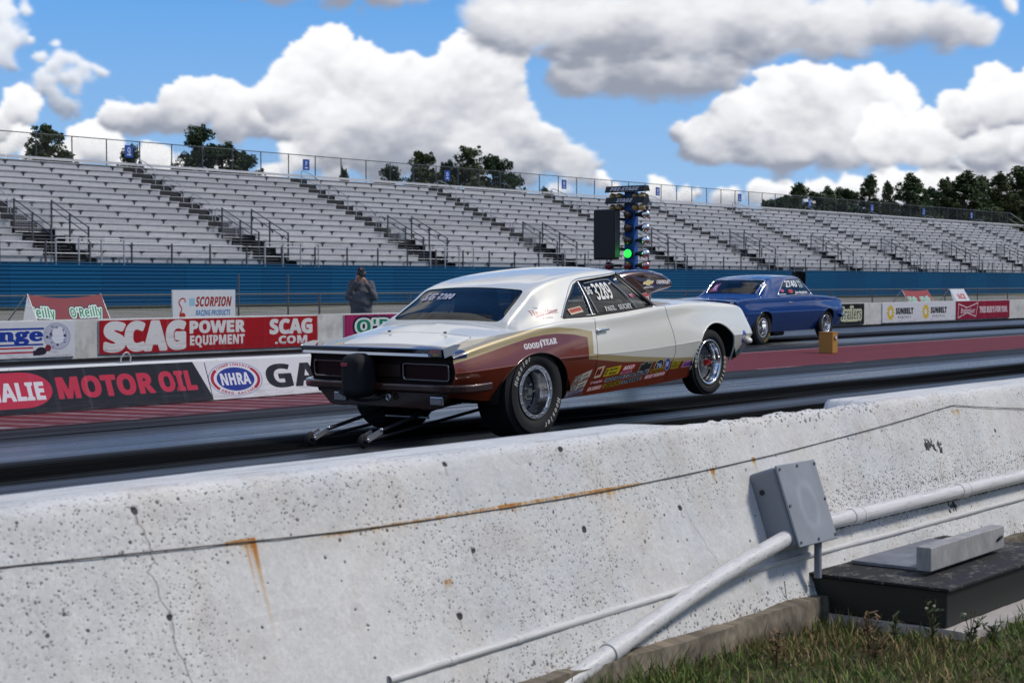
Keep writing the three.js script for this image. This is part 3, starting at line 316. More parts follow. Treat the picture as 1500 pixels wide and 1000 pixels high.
// ---------------------------------------------------------------- grandstand, blue wall, fences, trees
const SX0 = 42, SX1 = 224.5, ROWS = 16, rowY = (k) => 2.26 + 0.414 * k, rowZ = (k) => -75.95 - 0.918 * k, AISLES = [];
for (let i = -2; i < 10; i++) AISLES.push(73.75 + 15.35 * i);
{
  const st = thing('grandstand', 'long aluminium bleacher grandstand with stair aisles behind the blue wall', 'grandstand');
  const aluT = dataTex(512, 64, (x, y) => { const n = fbm(x / 30, y / 3, 4, 61), m = fbm(x / 4, y / 10, 3, 62); const b = 0.86 + (n - 0.5) * 0.16 + (m - 0.5) * 0.1; return [b, b, b * 1.01]; });
  const A = [[0.63, 0.635, 0.64], [0.54, 0.545, 0.55], [0.67, 0.67, 0.67], [0.58, 0.575, 0.56]].map((c) => mat(c, 0.6, 0.0, { map: aluT })), RI = [[0.57, 0.575, 0.585], [0.50, 0.505, 0.515], [0.61, 0.61, 0.61]].map((c) => mat(c, 0.65, 0.0, { map: aluT }));
  const lower = 1.45, upper = 0.9, r = rng(9), brackets = [];
  for (let k = 0; k < ROWS; k++) {
    const half = k < 5 ? lower : upper, edges = [SX0, ...AISLES.flatMap((a) => [a - half, a + half]).filter((v) => v > SX0 && v < SX1), SX1]; if (edges.length % 2) edges.splice(0, 1);
    for (let s = 0; s + 1 < edges.length; s += 2) {
      const L = edges[s + 1] - edges[s], X = (edges[s] + edges[s + 1]) / 2, y = rowY(k), z = rowZ(k); if (L < 0.3) continue;
      const put = (name, w, h, d, yy, zz, m) => { const o = part(name, uvMetres(box(w, h, d), 0.05, 1), m, st); o.position.set(X, yy + (r() - 0.5) * 0.012, zz + (r() - 0.5) * 0.01); o.rotation.z = (r() - 0.5) * 0.0012; };
      put('seat_plank', L, 0.05, 0.28, y + 0.43, z - 0.17, A[(r() * 4) | 0]); put('riser_plank', L, 0.355, 0.03, y + 0.20, z - 0.115, RI[(r() * 3) | 0]); if (k > 0) put('foot_plank', L, 0.035, 0.62, y - 0.018, z + 0.24, A[(r() * 3) | 0]);
    }
    for (let X = 63.75 - 2.76 * 9; X < SX1; X += 2.76) { const Xb = X + (k % 2) * 0.0; if (Xb < SX0 || AISLES.some((a) => Math.abs(a - Xb) < half + 0.1)) continue; brackets.push(box(0.06, 0.20, 0.05, Xb - 0.02, rowY(k) + 0.25, rowZ(k) - 0.08), box(0.36, 0.055, 0.07, Xb, rowY(k) + 0.375, rowZ(k) - 0.075), box(0.16, 0.06, 0.06, Xb - 0.03, rowY(k) + 0.32, rowZ(k) - 0.078)); }
  }
  tag(part('seat_bracket', brackets, mat([0.03, 0.03, 0.033], 0.7, 0.2), st), null, null, null, 'stuff');
  // aisle steps: open between the treads, dark below
  for (const a of AISLES) if (a > SX0 && a < SX1 - 1) for (let k = 5; k < ROWS; k++) { part('stair_tread', [box(1.78, 0.05, 0.42, a, rowY(k) + 0.0, rowZ(k) + 0.12), box(1.3, 0.035, 0.3, a, rowY(k) + 0.2, rowZ(k) - 0.42)], A[1], st); part('stair_riser', box(1.82, 0.36, 0.02, a, rowY(k) + 0.2, rowZ(k) - 0.20), M.black, st); }
  part('back_wall', box(SX1 - SX0, 8.6, 0.1, (SX0 + SX1) / 2, 4.1, -91.2), mat([0.05, 0.055, 0.06], 0.8), st); for (const X of [SX0 + 0.05, SX1 - 0.1]) { const sh = new THREE.Shape([[75.9, 0], [75.9, 2.2], [91.2, 8.9], [91.2, 0]].map(([a, b]) => new THREE.Vector2(a, b))); const g = new THREE.ExtrudeGeometry(sh, { depth: 0.06, bevelEnabled: false }); g.rotateY(Math.PI / 2); part('end_wall', g.translate(X, 0, 0), mat([0.06, 0.06, 0.065], 0.8), st); }
  part('under_floor', box(SX1 - SX0, 0.1, 15, (SX0 + SX1) / 2, 0.1, -83.5), mat([0.04, 0.04, 0.04], 0.9), st);
  const back = []; for (let X = SX0; X < SX1; X += 11) back.push(box(10.9, 0.16, 0.05, X + 5.45, rowY(16) + 0.22, -90.0), box(10.9, 0.04, 0.6, X + 5.45, rowY(16) + 0.02, -90.3)); for (const g of back) part('back_rail_plank', g, A[2], st);
  // railings
  const GV = mat([0.42, 0.43, 0.45], 0.5, 0.6), GD = mat([0.085, 0.09, 0.10], 0.6, 0.4);
  for (const a of AISLES) { if (a < SX0 + 2 || a > SX1 - 2) continue;
    for (const k0 of [14, 11, 8, 5.6]) { const P = (k, h) => [a + 0.12, rowY(k) + h, rowZ(k) + 0.1]; part('aisle_handrail', [tubeOf([P(k0 + 1.1, 0.0), P(k0 + 1.1, 0.85), P(k0 + 1.0, 0.98), P(k0 - 0.9, 0.98), P(k0 - 1.0, 0.85), P(k0 - 1.0, 0)], 0.028, 40, 6), rod(P(k0 + 1.1, 0.52), P(k0 - 1.0, 0.52), 0.024)], GV, st); }
    // the wide stair from the front walk, its tall posts and guard panel
    const XA = a - 0.95, XB = a + 1.55;
    for (const X of [XA, XB]) {
      const pts = [[-80.2, 5.95], [-78.55, 5.15], [-76.9, 4.38]];
      part('stair_railing', [...pts.map(([z, y]) => rod([X, 2.2, z], [X, y, z], 0.055)), rod([X, 5.9, -80.2], [X, 4.33, -76.9], 0.035), rod([X, 5.5, -80.2], [X, 3.93, -76.9], 0.03)], GD, st);
    }
    part('guard_panel', [rod([XA, 5.85, -80.2], [XB, 5.85, -80.2], 0.03), rod([XA, 4.1, -80.2], [XB, 4.1, -80.2], 0.03), ...Array.from({ length: 24 }, (_, i) => rod([XA + ((XB - XA) * i) / 23, 4.1, -80.2], [XA + ((XB - XA) * i) / 23, 5.85, -80.2], 0.008, 0.008, 4)), ...Array.from({ length: 14 }, (_, i) => rod([XA, 4.1 + i * 0.13, -80.2], [XB, 4.1 + i * 0.13, -80.2], 0.008, 0.008, 4))], GV, st);
    part('stair_flight', Array.from({ length: 9 }, (_, i) => box(2.3, 0.06, 0.34, (XA + XB) / 2, 2.3 + i * 0.2, -76.7 - i * 0.4)), GD, st); part('stair_backing', box(2.44, 3.6, 0.05, (XA + XB) / 2, 2.1, -80.4), M.black, st);
    part('stair_frame', [box(2.9, 0.10, 0.10, a + 0.3, 3.92, -80.1), ...[0, 1, 2, 3].map((i) => bar([XA + i * 0.8, 0.3, -77.4], [XA + i * 0.8 + 0.6, 3.6, -79.2], 0.06, 0.06))], GD, st);
    const fr = [XA - 0.5, XB + 1.6]; part('front_guard_rail', [rod([fr[0], 3.66, -75.85], [fr[1], 3.66, -75.85], 0.035), rod([fr[0], 3.45, -75.85], [fr[1], 3.45, -75.85], 0.025), rod([fr[0], 2.85, -75.85], [fr[1], 2.85, -75.85], 0.03), ...[0, 0.33, 0.66, 1].map((t) => rod([lerp(fr[0], fr[1], t), 2.2, -75.85], [lerp(fr[0], fr[1], t), 3.68, -75.85], 0.05))], GV, st);
    part('landing_plate', box(1.1, 0.22, 0.05, XB + 0.9, 3.62, -76.0), mat([0.7, 0.7, 0.7], 0.5), st);
  }
  for (let X = 44.7; X < SX1; X += 2.9) part('front_post', rod([X, 2.2, -75.85], [X, 3.5, -75.85], 0.06), GD, st);
  for (let X = 44.7; X < SX1 - 3; X += 2.9 * 8) part('front_rail', [rod([X, 3.42, -75.85], [X + 23.2, 3.42, -75.85], 0.022), rod([X, 2.86, -75.85], [X + 23.2, 2.86, -75.85], 0.022)], GV, st);
  // fence along the top row
  const fe = thing('chain_link_fence', 'tall chain link fence along the top row of the grandstand', 'fence');
  for (let X = 63.5 - 2.76 * 8; X < SX1; X += 2.76) part('post', rod([X, 8.2, -90.15], [X, 10.65, -90.15], 0.04), GD, fe);
  for (let X = SX0; X < SX1; X += 22) part('top_rail', rod([X, 10.65, -90.15], [Math.min(X + 22, SX1), 10.65, -90.15], 0.032), GD, fe);
  const wire = []; const wh = 1.75; for (let X = SX0; X < SX1; X += 0.14) for (const s of [1, -1]) wire.push(bar([X, 8.85, -90.12], [X + s * wh, 8.85 + wh, -90.12], 0.0035, 0.0035));
  tag(part('chain_link_mesh', wire, GD, fe), null, null, null, 'stuff');
  part('end_rail', [rod([SX1, 10.65, -90.15], [SX1 + 9, 8.6, -90.15], 0.04), rod([SX1 + 9, 8.6, -90.15], [SX1 + 9, 6, -90.15], 0.04), rod([SX1, 9.8, -90.15], [SX1 + 9, 7.8, -90.15], 0.03)], GV, fe);
  // blue section signs on that fence
  const blueT = ['Q', 'P', 'O', 'N', 'M', 'L', 'K', 'J', 'I', 'H'];
  [73.5, 90, 106.1, 122.1, 137.2, 152.5, 167.5, 182.6, 196.7, 211.2].forEach((X, i) => { const s = thing('section_sign', ['first', 'second', 'third', 'fourth', 'fifth', 'sixth', 'seventh', 'eighth', 'ninth', 'tenth'][i] + ' blue section sign from the left on the fence atop the grandstand', 'sign', [X, 9.55, -90.0], 0, 'section signs on the top fence');
    part('sign_face', new THREE.PlaneGeometry(0.66, 0.80).translate(0, 0.40, 0.021), mat([0.9, 0.9, 0.9], 0.5, 0, { map: canvasTex(96, 96, (x) => { x.fillStyle = '#1c479c'; x.fillRect(0, 0, 96, 96); x.fillStyle = '#c9d3e6'; x.textAlign = 'center'; x.font = 'bold 58px sans-serif'; x.fillText(blueT[i], 48, 58); x.font = 'bold 18px sans-serif'; x.fillRect(24, 70, 48, 10); }) }), s); part('sign_plate', box(0.66, 0.80, 0.04, 0, 0.40, 0), mat([0.2, 0.25, 0.4], 0.5), s); });
}
{
  // corrugated blue wall under the seats, in panels, with one dark doorway
  const bw = thing('corrugated_wall', 'long blue corrugated metal wall below the grandstand', 'wall');
  const H = 2.36, n = 11, BL = [[0.006, 0.078, 0.18], [0.006, 0.070, 0.165]].map((c) => phys(c, 0.85, 0, { specularIntensity: 0.25 }));
  const pr = new THREE.Shape(); pr.moveTo(-0.06, 0); for (let i = 0; i < n; i++) { const y = (H * i) / n, d = H / n; pr.lineTo(0, y + d * 0.06); pr.lineTo(0.0, y + d * 0.55); pr.lineTo(-0.045, y + d * 0.72); pr.lineTo(-0.045, y + d * 0.92); } pr.lineTo(0, H); pr.lineTo(-0.06, H);
  const mk = (x0, x1, i) => { const g = new THREE.ExtrudeGeometry(pr, { depth: x1 - x0 - 0.015, bevelEnabled: false }); g.rotateY(Math.PI / 2); g.scale(1, 1, -1); const p = g.index; const q = g.attributes.position; g.translate(x0, 0, 0); const idx = []; for (let k = 0; k < q.count; k += 3) idx.push(k, k + 2, k + 1); g.setIndex(idx); g.computeVertexNormals(); const o = part('wall_panel', g.toNonIndexed(), BL[i % 2], bw); o.position.set(0, -0.02, -75.8); };
  let i = 0; for (let X = SX0; X < 137.8; X += 6) mk(X, Math.min(X + 6, 137.8), i++); for (let X = 140.4; X < 236; X += 6) mk(X, X + 6, i++);
  part('doorway', [box(2.6, H + 0.5, 0.05, 139.1, H / 2, -76.4), box(2.7, 0.16, 0.3, 139.1, H + 0.25, -75.85)], M.black, bw);
  part('cap_flashing', [box(SX1 - SX0, 0.05, 0.14, (SX0 + SX1) / 2, H + 0.012, -75.83)], mat([0.02, 0.10, 0.2], 0.5), bw);
  // the low wire fence between the strip and the wall
  const fe = thing('wire_fence', 'low galvanised wire fence behind the far barrier', 'fence'); const FZ = -27;
  for (let X = 3, i = 0; X < 150; X += 3.05, i++) part('post', rod([X, -0.25, FZ], [X, 1.04, FZ], 0.024), M.galvDark, fe);
  for (let X = 3; X < 150; X += 24.4) part('top_rail', rod([X, 1.04, FZ], [X + 24.4, 1.04, FZ], 0.016), M.galvDark, fe);
  const wire = []; for (let X = 3; X < 90; X += 0.09) for (const s of [1, -1]) wire.push(bar([X, -0.2, FZ + 0.02], [X + s * 1.22, 1.02, FZ + 0.02], 0.002, 0.002)); tag(part('wire_mesh', wire, M.galvDark, fe), null, null, null, 'stuff');
  for (const X of [25.24, 26.72]) tag(part('slim_pole', rod([X, -0.25, -27.3], [X, 1.47, -27.3], 0.02), M.galvDark), X < 26 ? 'slim grey pole behind the far barrier, right of the scorpion banner' : 'slim grey pole behind the far barrier, left of the photographer', 'pole', null);
}
// banners hung on the fence and draped behind the far barrier
banner('fence_banner', 'white banner with a red scorpion and racing products lettering on the fence', 1.72, 0.72, [23.9, 0.42, -26.9], (x, w, h) => {
  x.fillStyle = '#d0d3d8'; x.fillRect(0, 0, w, h); x.strokeStyle = '#a8342c'; x.lineWidth = 9; x.beginPath(); x.moveTo(w * 0.11, h * 0.66); x.bezierCurveTo(w * 0.2, h * 0.5, w * 0.06, h * 0.45, w * 0.11, h * 0.3); x.bezierCurveTo(w * 0.15, h * 0.2, w * 0.22, h * 0.25, w * 0.19, h * 0.36); x.stroke(); x.fillStyle = '#a8342c'; x.beginPath(); x.ellipse(w * 0.15, h * 0.72, w * 0.05, h * 0.07, 0, 0, 7); x.fill(); x.lineWidth = 4; for (let i = 0; i < 7; i++) { x.beginPath(); x.moveTo(w * 0.14, h * 0.72); x.lineTo(w * (0.04 + i * 0.042), h * (0.92 - 0.06 * (i % 2))); x.stroke(); }
  fit(x, 'SCORPION', w * 0.36, h * 0.2, w * 0.58, h * 0.28, 'italic bold $px sans-serif', '#a3201f', '#3a1d22', 4); fit(x, 'RACING PRODUCTS', w * 0.36, h * 0.58, w * 0.56, h * 0.16, 'italic bold $px sans-serif', '#2c6ea6', '#2c6ea6', 3); x.fillStyle = '#8fb6cf'; x.fillRect(w * 0.26, h * 0.24, w * 0.09, h * 0.22);
}, 512, 224, 0);
{
  const drape = (name, label, w, h, pos, draw, tw, th, sag) => { const t = thing(name, label, 'banner', pos); const g = new THREE.PlaneGeometry(w, h, 40, 12).translate(0, h / 2, 0), p = g.attributes.position; for (let i = 0; i < p.count; i++) { const u = p.getX(i) / w + 0.5, v = p.getY(i) / h; p.setXYZ(i, p.getX(i), p.getY(i) - sag * v * Math.sin(u * Math.PI) * h, Math.sin(u * 9) * 0.02 - v * 0.35); } g.computeVertexNormals(); const back = g.clone(); back.translate(0, 0, -0.006); part('cloth', [g], mat([0.88, 0.88, 0.88], 0.7, 0, { map: canvasTex(tw, th, draw), side: THREE.DoubleSide }), t); tag(part('frame', [rod([-w / 2, 0, 0], [-w / 2, h, -0.36], 0.015), rod([w / 2, 0, 0], [w / 2, h, -0.36], 0.015), rod([-w / 2, h, -0.36], [-w / 2 - 0.3, 0, -0.7], 0.015), rod([w / 2, h, -0.36], [w / 2, 0, -0.7], 0.015)], M.galv, t), null, null, null, 'stuff'); return t; };
  const Or = (x, a, b, w, h) => { fit(x, "O'Reilly", a, b, w, h, 'italic bold $px sans-serif', '#1f7a52', '#1b2530', 34); fit(x, "O'Reilly", a, b, w, h, 'italic bold $px sans-serif', '#1f7a52', '#cfdcd4', 20); fit(x, "O'Reilly", a, b, w, h, 'italic bold $px sans-serif', '#1f7a52'); };
  const d1 = drape('parts_banner', 'dark red sagging banner with green lettering, draped behind the far barrier at left', 1.62, 0.62, [19.45, 0.46, -25.3], (x, w, h) => { x.fillStyle = '#7d2530'; x.fillRect(0, 0, w, h); Or(x, -w * 0.18, h * 0.34, w * 0.46, h * 0.42); Or(x, w * 0.5, h * 0.32, w * 0.43, h * 0.42); }, 512, 192, 0.12);
  { const g = new THREE.BufferGeometry(); g.setAttribute('position', new THREE.Float32BufferAttribute([-0.81, 0, 0.02, -0.83, 0.6, -0.33, -1.2, 0.0, 0.0, -0.83, 0.6, -0.33, -0.81, 0, 0.02, -1.2, 0, 0], 3)); g.computeVertexNormals(); part('side_flap', g, mat([0.62, 0.63, 0.65], 0.7, 0, { side: THREE.DoubleSide }), d1); }
  drape('parts_banner', 'small red banner with two pale green logos behind the far barrier at right', 2.05, 0.6, [55.4, 0.42, -25.3], (x, w, h) => { x.fillStyle = '#93262e'; x.fillRect(0, 0, w, h); Or(x, w * 0.05, h * 0.36, w * 0.36, h * 0.42); Or(x, w * 0.55, h * 0.36, w * 0.36, h * 0.42); }, 256, 96, 0.05);
  const d3 = drape('parts_banner', 'white tent shaped banner with red lettering behind the far barrier at far right', 1.25, 0.6, [58.9, 0.45, -25.3], (x, w, h) => { x.fillStyle = '#c9ccd2'; x.fillRect(0, 0, w, h); fit(x, 'RACE', w * 0.3, h * 0.3, w * 0.5, h * 0.3, SANS, '#b13a33', '#b13a33', 8); x.fillStyle = '#4a6fa0'; x.fillRect(w * 0.4, h * 0.74, w * 0.5, h * 0.1); }, 256, 128, 0.0);
  { const g = new THREE.BufferGeometry(); g.setAttribute('position', new THREE.Float32BufferAttribute([-0.62, 0, 0.02, -0.64, 0.6, -0.33, -0.95, 0.0, 0.0, -0.64, 0.6, -0.33, -0.62, 0, 0.02, -0.95, 0, 0], 3)); g.computeVertexNormals(); part('side_flap', g, mat([0.60, 0.61, 0.63], 0.7, 0, { side: THREE.DoubleSide }), d3); }
}
// pines behind the stand: tapered trunk and limbs, crowns of needle clumps
{
  const leafM = [[0.050, 0.080, 0.024], [0.062, 0.088, 0.026], [0.040, 0.068, 0.022], [0.075, 0.095, 0.030]].map((c) => phys(c, 0.85, 0, { transmission: 0.0, side: THREE.DoubleSide })), bark = mat([0.10, 0.075, 0.055], 0.95);
  function proto(seed, kind) {                                // height 1 unit = 1 m at h metres
    const r = rng(seed), h = 20, leaf = [], limbs = [], root = new THREE.Group();
    limbs.push(tubeOf([[0, 0, 0], [r() - 0.5, h * 0.4, r() - 0.5], [(r() - 0.5) * 1.6, h * 0.75, 0], [(r() - 0.5) * 1.2, h * 0.97, 0]], 0.2, 12, 6));
    const pos = []; const clump = (cx, cy, cz, R, n) => { for (let i = 0; i < n; i++) { const a = r() * 6.283, b = Math.acos(2 * r() - 1), q = R * Math.cbrt(0.25 + 0.75 * r()); const x = cx + Math.sin(b) * Math.cos(a) * q, y = cy + Math.cos(b) * q * 0.62, z = cz + Math.sin(b) * Math.sin(a) * q; const s = 0.14 + r() * 0.24, th = r() * 6.283, ph = r() * 3.1; const ux = Math.cos(th) * s, uy = Math.sin(ph) * s * 0.7, uz = Math.sin(th) * s, wx = -Math.sin(th) * s * 0.5, wy = s * 0.5 * Math.cos(ph * 2), wz = Math.cos(th) * s * 0.5; pos.push(x - ux, y - uy, z - uz, x + ux, y + uy, z + uz, x + wx, y + wy + s * 0.3, z + wz); if (r() < 0.6) pos.push(x - ux * 0.8, y + uy, z - uz * 0.6, x + wx, y - wy, z + wz, x + ux * 0.4, y + s, z - uz); } };
    const tall = kind === 1, start = tall ? 0.30 : 0.48, nb = tall ? 52 : 46;
    for (let i = 0; i < nb; i++) { const t = start + (1 - start) * Math.pow((i + r() * 0.8) / nb, 0.85), prof = tall ? Math.sin(Math.PI * clamp(0.28 + 0.70 * (t - start) / (1 - start))) : Math.sin(Math.PI * clamp(0.2 + 0.72 * (t - start) / (1 - start))), Rr = (tall ? 3.9 : 4.1) * prof * (0.45 + r() * 0.62), a = i * 2.4 + r(), y = h * t; const ex = Math.cos(a) * Rr, ez = Math.sin(a) * Rr, ey = y + (r() - 0.2) * 1.2; limbs.push(rod([0, y - 0.7, 0], [ex * 0.95, ey, ez * 0.95], 0.075, 0.025, 5)); clump(ex, ey + 0.25, ez, 0.45 + r() * 0.75, tall ? 80 : 84); clump(ex * 0.55, ey + 0.1, ez * 0.55, 0.5 + r() * 0.5, tall ? 60 : 60); if (r() < 0.7) clump(ex * 1.12, ey + 0.6 + r() * 0.5, ez * 1.12, 0.25 + r() * 0.3, 26); }
    clump(0, h * 0.99, 0, 1.0, 110);
    const g = new THREE.BufferGeometry(); g.setAttribute('position', new THREE.Float32BufferAttribute(pos, 3)); g.computeVertexNormals(); part('trunk', limbs, bark, root); const c = part('crown', g, leafM[seed % 4], root); return root;
  }
  const P = [proto(11, 0), proto(22, 0), proto(33, 1), proto(44, 1), proto(55, 1), proto(66, 0)];
  // the wood on the near side of the strip, behind the photographer
  { const src = [P[3], P[5]].map((q) => join(q.children.map((c) => c.geometry.clone()))), r = rng(8); src.forEach((g, k) => { const N = 95, im = new THREE.InstancedMesh(g, leafM[k], N), m = new THREE.Matrix4(), q = new THREE.Quaternion(); for (let i = 0; i < N; i++) { const a = lerp(-0.6, Math.PI + 1.05, (i + r()) / N), R = 62 + r() * 22; q.setFromAxisAngle(V(0, 1, 0), r() * 6.28); const s = 0.75 + r() * 0.35; m.compose(V(25 + Math.cos(a) * R * 2.4, -0.5, 2 + Math.sin(a) * R), q, V(s * 1.5, s, s * 1.5)); im.setMatrixAt(i, m); } im.name = numbered('wood'); tag(im, k ? 'pines on the near side of the strip, behind the photographer' : 'dense wood on the near side of the strip, behind the photographer', 'wood', null, 'stuff'); scene.add(im); }); }
  const F = 2500, cphi = Math.cos(PHI), sphi = Math.sin(PHI);
  const at = (x, y, Z) => { const q = (x - 750) / F, depth = -Z / (sphi - q * cphi); return [depth * cphi + q * depth * sphi, 1.3 + ((413 - y) * depth) / F, depth / F]; };
  const spots = [[70, 198, 33, 0, 'lone thin pine above the left end of the grandstand', -112], [192, 226, 18, 1, 'low rounded pine beside the first blue section sign', -114], [293, 198, 30, 1, 'tall dense pine left of centre behind the grandstand fence', -112], [326, 216, 32, 5, 'pine leaning against the tall dense pine on its right side', -114], [360, 235, 24, 1, 'shorter pine at the right end of the left clump', -113],
    [505, 252, 10, 5, 'tiny treetop right of the second blue section sign', -125], [572, 254, 22, 1, 'low broad pine before the middle clump', -116], [620, 234, 26, 0, 'flat topped pine at the left of the middle clump', -112], [655, 242, 18, 5, 'thin pine behind the third blue section sign', -114], [686, 226, 24, 0, 'tallest pine of the middle clump', -112], [722, 234, 26, 5, 'spreading pine at the right of the middle clump', -113], [752, 264, 18, 1, 'small pine trailing the middle clump', -115], [800, 280, 10, 5, 'tiny treetop left of the fourth blue sign', -125],
    [1122, 300, 10, 1, 'small tree at the left end of the right hand wood', -125], [1142, 292, 18, 5, 'low bushy tree at the left of the right hand wood', -120], [1168, 277, 22, 2, 'dark rounded pine with a high crown in the right hand wood', -115], [1196, 288, 20, 1, 'low pine right of the dark rounded pine', -118], [1214, 283, 18, 3, 'pine between the sixth and seventh blue signs', -118], [1240, 280, 22, 5, 'broad pine over the seventh blue sign', -117], [1272, 265, 17, 2, 'slender tall pine over the eighth blue sign', -115], [1300, 271, 11, 4, 'thin spire pine with a gap on either side', -116], [1336, 265, 26, 3, 'wide tall pine right of the thin spire', -115], [1361, 279, 14, 5, 'short dark pine between two wide pines', -118], [1384, 266, 18, 4, 'ragged pine left of the largest crown', -116], [1412, 261, 32, 3, 'largest leafy crown of the right hand wood', -114], [1440, 266, 20, 2, 'pine right of the largest crown', -117], [1464, 258, 22, 4, 'tall loose pine near the right edge', -115], [1496, 254, 30, 2, 'dense tall pine at the right edge', -114],
    [1180, 305, 34, 4, 'background tree low behind the sixth sign', -135], [1230, 305, 36, 3, 'background tree low behind the seventh sign', -135], [1290, 300, 40, 4, 'background tree low behind the eighth sign', -135], [1345, 300, 40, 2, 'background tree low behind the ninth sign', -135], [1400, 300, 44, 3, 'background tree low behind the tenth sign', -135], [1450, 295, 44, 4, 'background tree low left of the right edge', -135], [1500, 290, 48, 2, 'background tree low at the right edge', -135], [1545, 260, 34, 3, 'tall pine just beyond the right edge', -116]];
  for (const [x, y, hw, k, label, Z] of spots) {
    const o = P[k].clone(), [X, Y, m] = at(x, y - (x > 1100 ? 1 : 2), Z); o.name = numbered('pine_tree'); const s = (Y + 0.4) / 20.4, sw = (hw * (x > 1100 ? 1.75 : 1.4) * m) / 4.1; o.scale.set(sw, s, sw); o.position.set(X, -0.4, Z); o.rotation.y = x * 1.7; tag(o, label, 'tree', 'pines behind the grandstand'); scene.add(o);
  }
}
// ---------------------------------------------------------------- cars: one body surface per car, cut into panels along implicit outlines
// A body is a table of stations along x (rear axle at 0, nose at +x) with the half section of each; panels are the parts of that surface where f < 0.
function panel(S, { u, v, f, uvOf, off = 0, mirror = false }) {
  const [u0, u1, nu] = u, [v0, v1, nv] = v, N = (nu + 1) * (nv + 1), P = new Array(N), Nn = new Array(N), Fv = new Float32Array(N), e = 1e-3;
  for (let i = 0; i <= nu; i++) for (let j = 0; j <= nv; j++) {
    const a = lerp(u0, u1, i / nu), b = lerp(v0, v1, j / nv), p = S(a, b), pu = S(a + e, b), pm = S(a - e, b), pv = S(a, Math.min(1, b + e)), pw = S(a, Math.max(0, b - e));
    const du = pu.sub(pm), dv = pv.sub(pw), n = du.cross(dv); if (n.lengthSq() < 1e-16) n.set(0, 1, 0); n.normalize(); const k = i * (nv + 1) + j;
    if (off) p.addScaledVector(n, off); P[k] = p; Nn[k] = n; Fv[k] = f ? f(p, a, b) : -1;
  }
  const pos = [], nor = [], uv = []; const emit = (q) => { const z = mirror ? -1 : 1; pos.push(q.p.x, q.p.y, q.p.z * z); nor.push(q.n.x, q.n.y, q.n.z * z); const t = uvOf ? uvOf(q.p, q.n) : [q.p.x, q.p.y]; uv.push(t[0], t[1]); };
  for (let i = 0; i < nu; i++) for (let j = 0; j < nv; j++) {
    const c = [i * (nv + 1) + j, (i + 1) * (nv + 1) + j, (i + 1) * (nv + 1) + j + 1, i * (nv + 1) + j + 1]; if (c.every((k) => Fv[k] >= 0)) continue;
    const poly = []; for (let k = 0; k < 4; k++) { const A = c[k], B = c[(k + 1) % 4]; if (Fv[A] < 0) poly.push({ p: P[A], n: Nn[A] }); if ((Fv[A] < 0) !== (Fv[B] < 0)) { const t = Fv[A] / (Fv[A] - Fv[B]); poly.push({ p: P[A].clone().lerp(P[B], t), n: Nn[A].clone().lerp(Nn[B], t).normalize() }); } }
    for (let k = 1; k + 1 < poly.length; k++) { const T = mirror ? [0, k + 1, k] : [0, k, k + 1]; T.forEach((q) => emit(poly[q])); }
  }
  const g = new THREE.BufferGeometry(); g.setAttribute('position', new THREE.Float32BufferAttribute(pos, 3)); g.setAttribute('normal', new THREE.Float32BufferAttribute(nor, 3)); g.setAttribute('uv', new THREE.Float32BufferAttribute(uv, 2)); return g;
}
function sdPoly(pts, x, y) { let d = 1e9, s = 1; for (let i = 0, j = pts.length - 1; i < pts.length; j = i++) { const [ax, ay] = pts[i], [bx, by] = pts[j], ex = bx - ax, ey = by - ay, wx = x - ax, wy = y - ay, t = clamp((wx * ex + wy * ey) / (ex * ex + ey * ey)), dx = wx - ex * t, dy = wy - ey * t; d = Math.min(d, dx * dx + dy * dy); const c1 = y >= ay, c2 = y < by, c3 = ex * wy > ey * wx; if ((c1 && c2 && c3) || (!c1 && !c2 && !c3)) s = -s; } return s * Math.sqrt(d); }
const sdBox = (x, y, cx, cy, hx, hy, r) => { const qx = Math.abs(x - cx) - hx + r, qy = Math.abs(y - cy) - hy + r; return Math.min(Math.max(qx, qy), 0) + Math.hypot(Math.max(qx, 0), Math.max(qy, 0)) - r; };
function hermite(pts, t) { const n = pts.length - 1, q = Math.min(n - 1e-9, t * n), i = Math.floor(q), f = q - i, a = pts[Math.max(0, i - 1)], b = pts[i], c = pts[i + 1], d = pts[Math.min(n, i + 2)]; const h = (k) => { const m0 = (c[k] - a[k]) * 0.5, m1 = (d[k] - b[k]) * 0.5, f2 = f * f, f3 = f2 * f; return (2 * f3 - 3 * f2 + 1) * b[k] + (f3 - 2 * f2 + f) * m0 + (-2 * f3 + 3 * f2) * c[k] + (f3 - f2) * m1; }; return [h(0), h(1)]; }
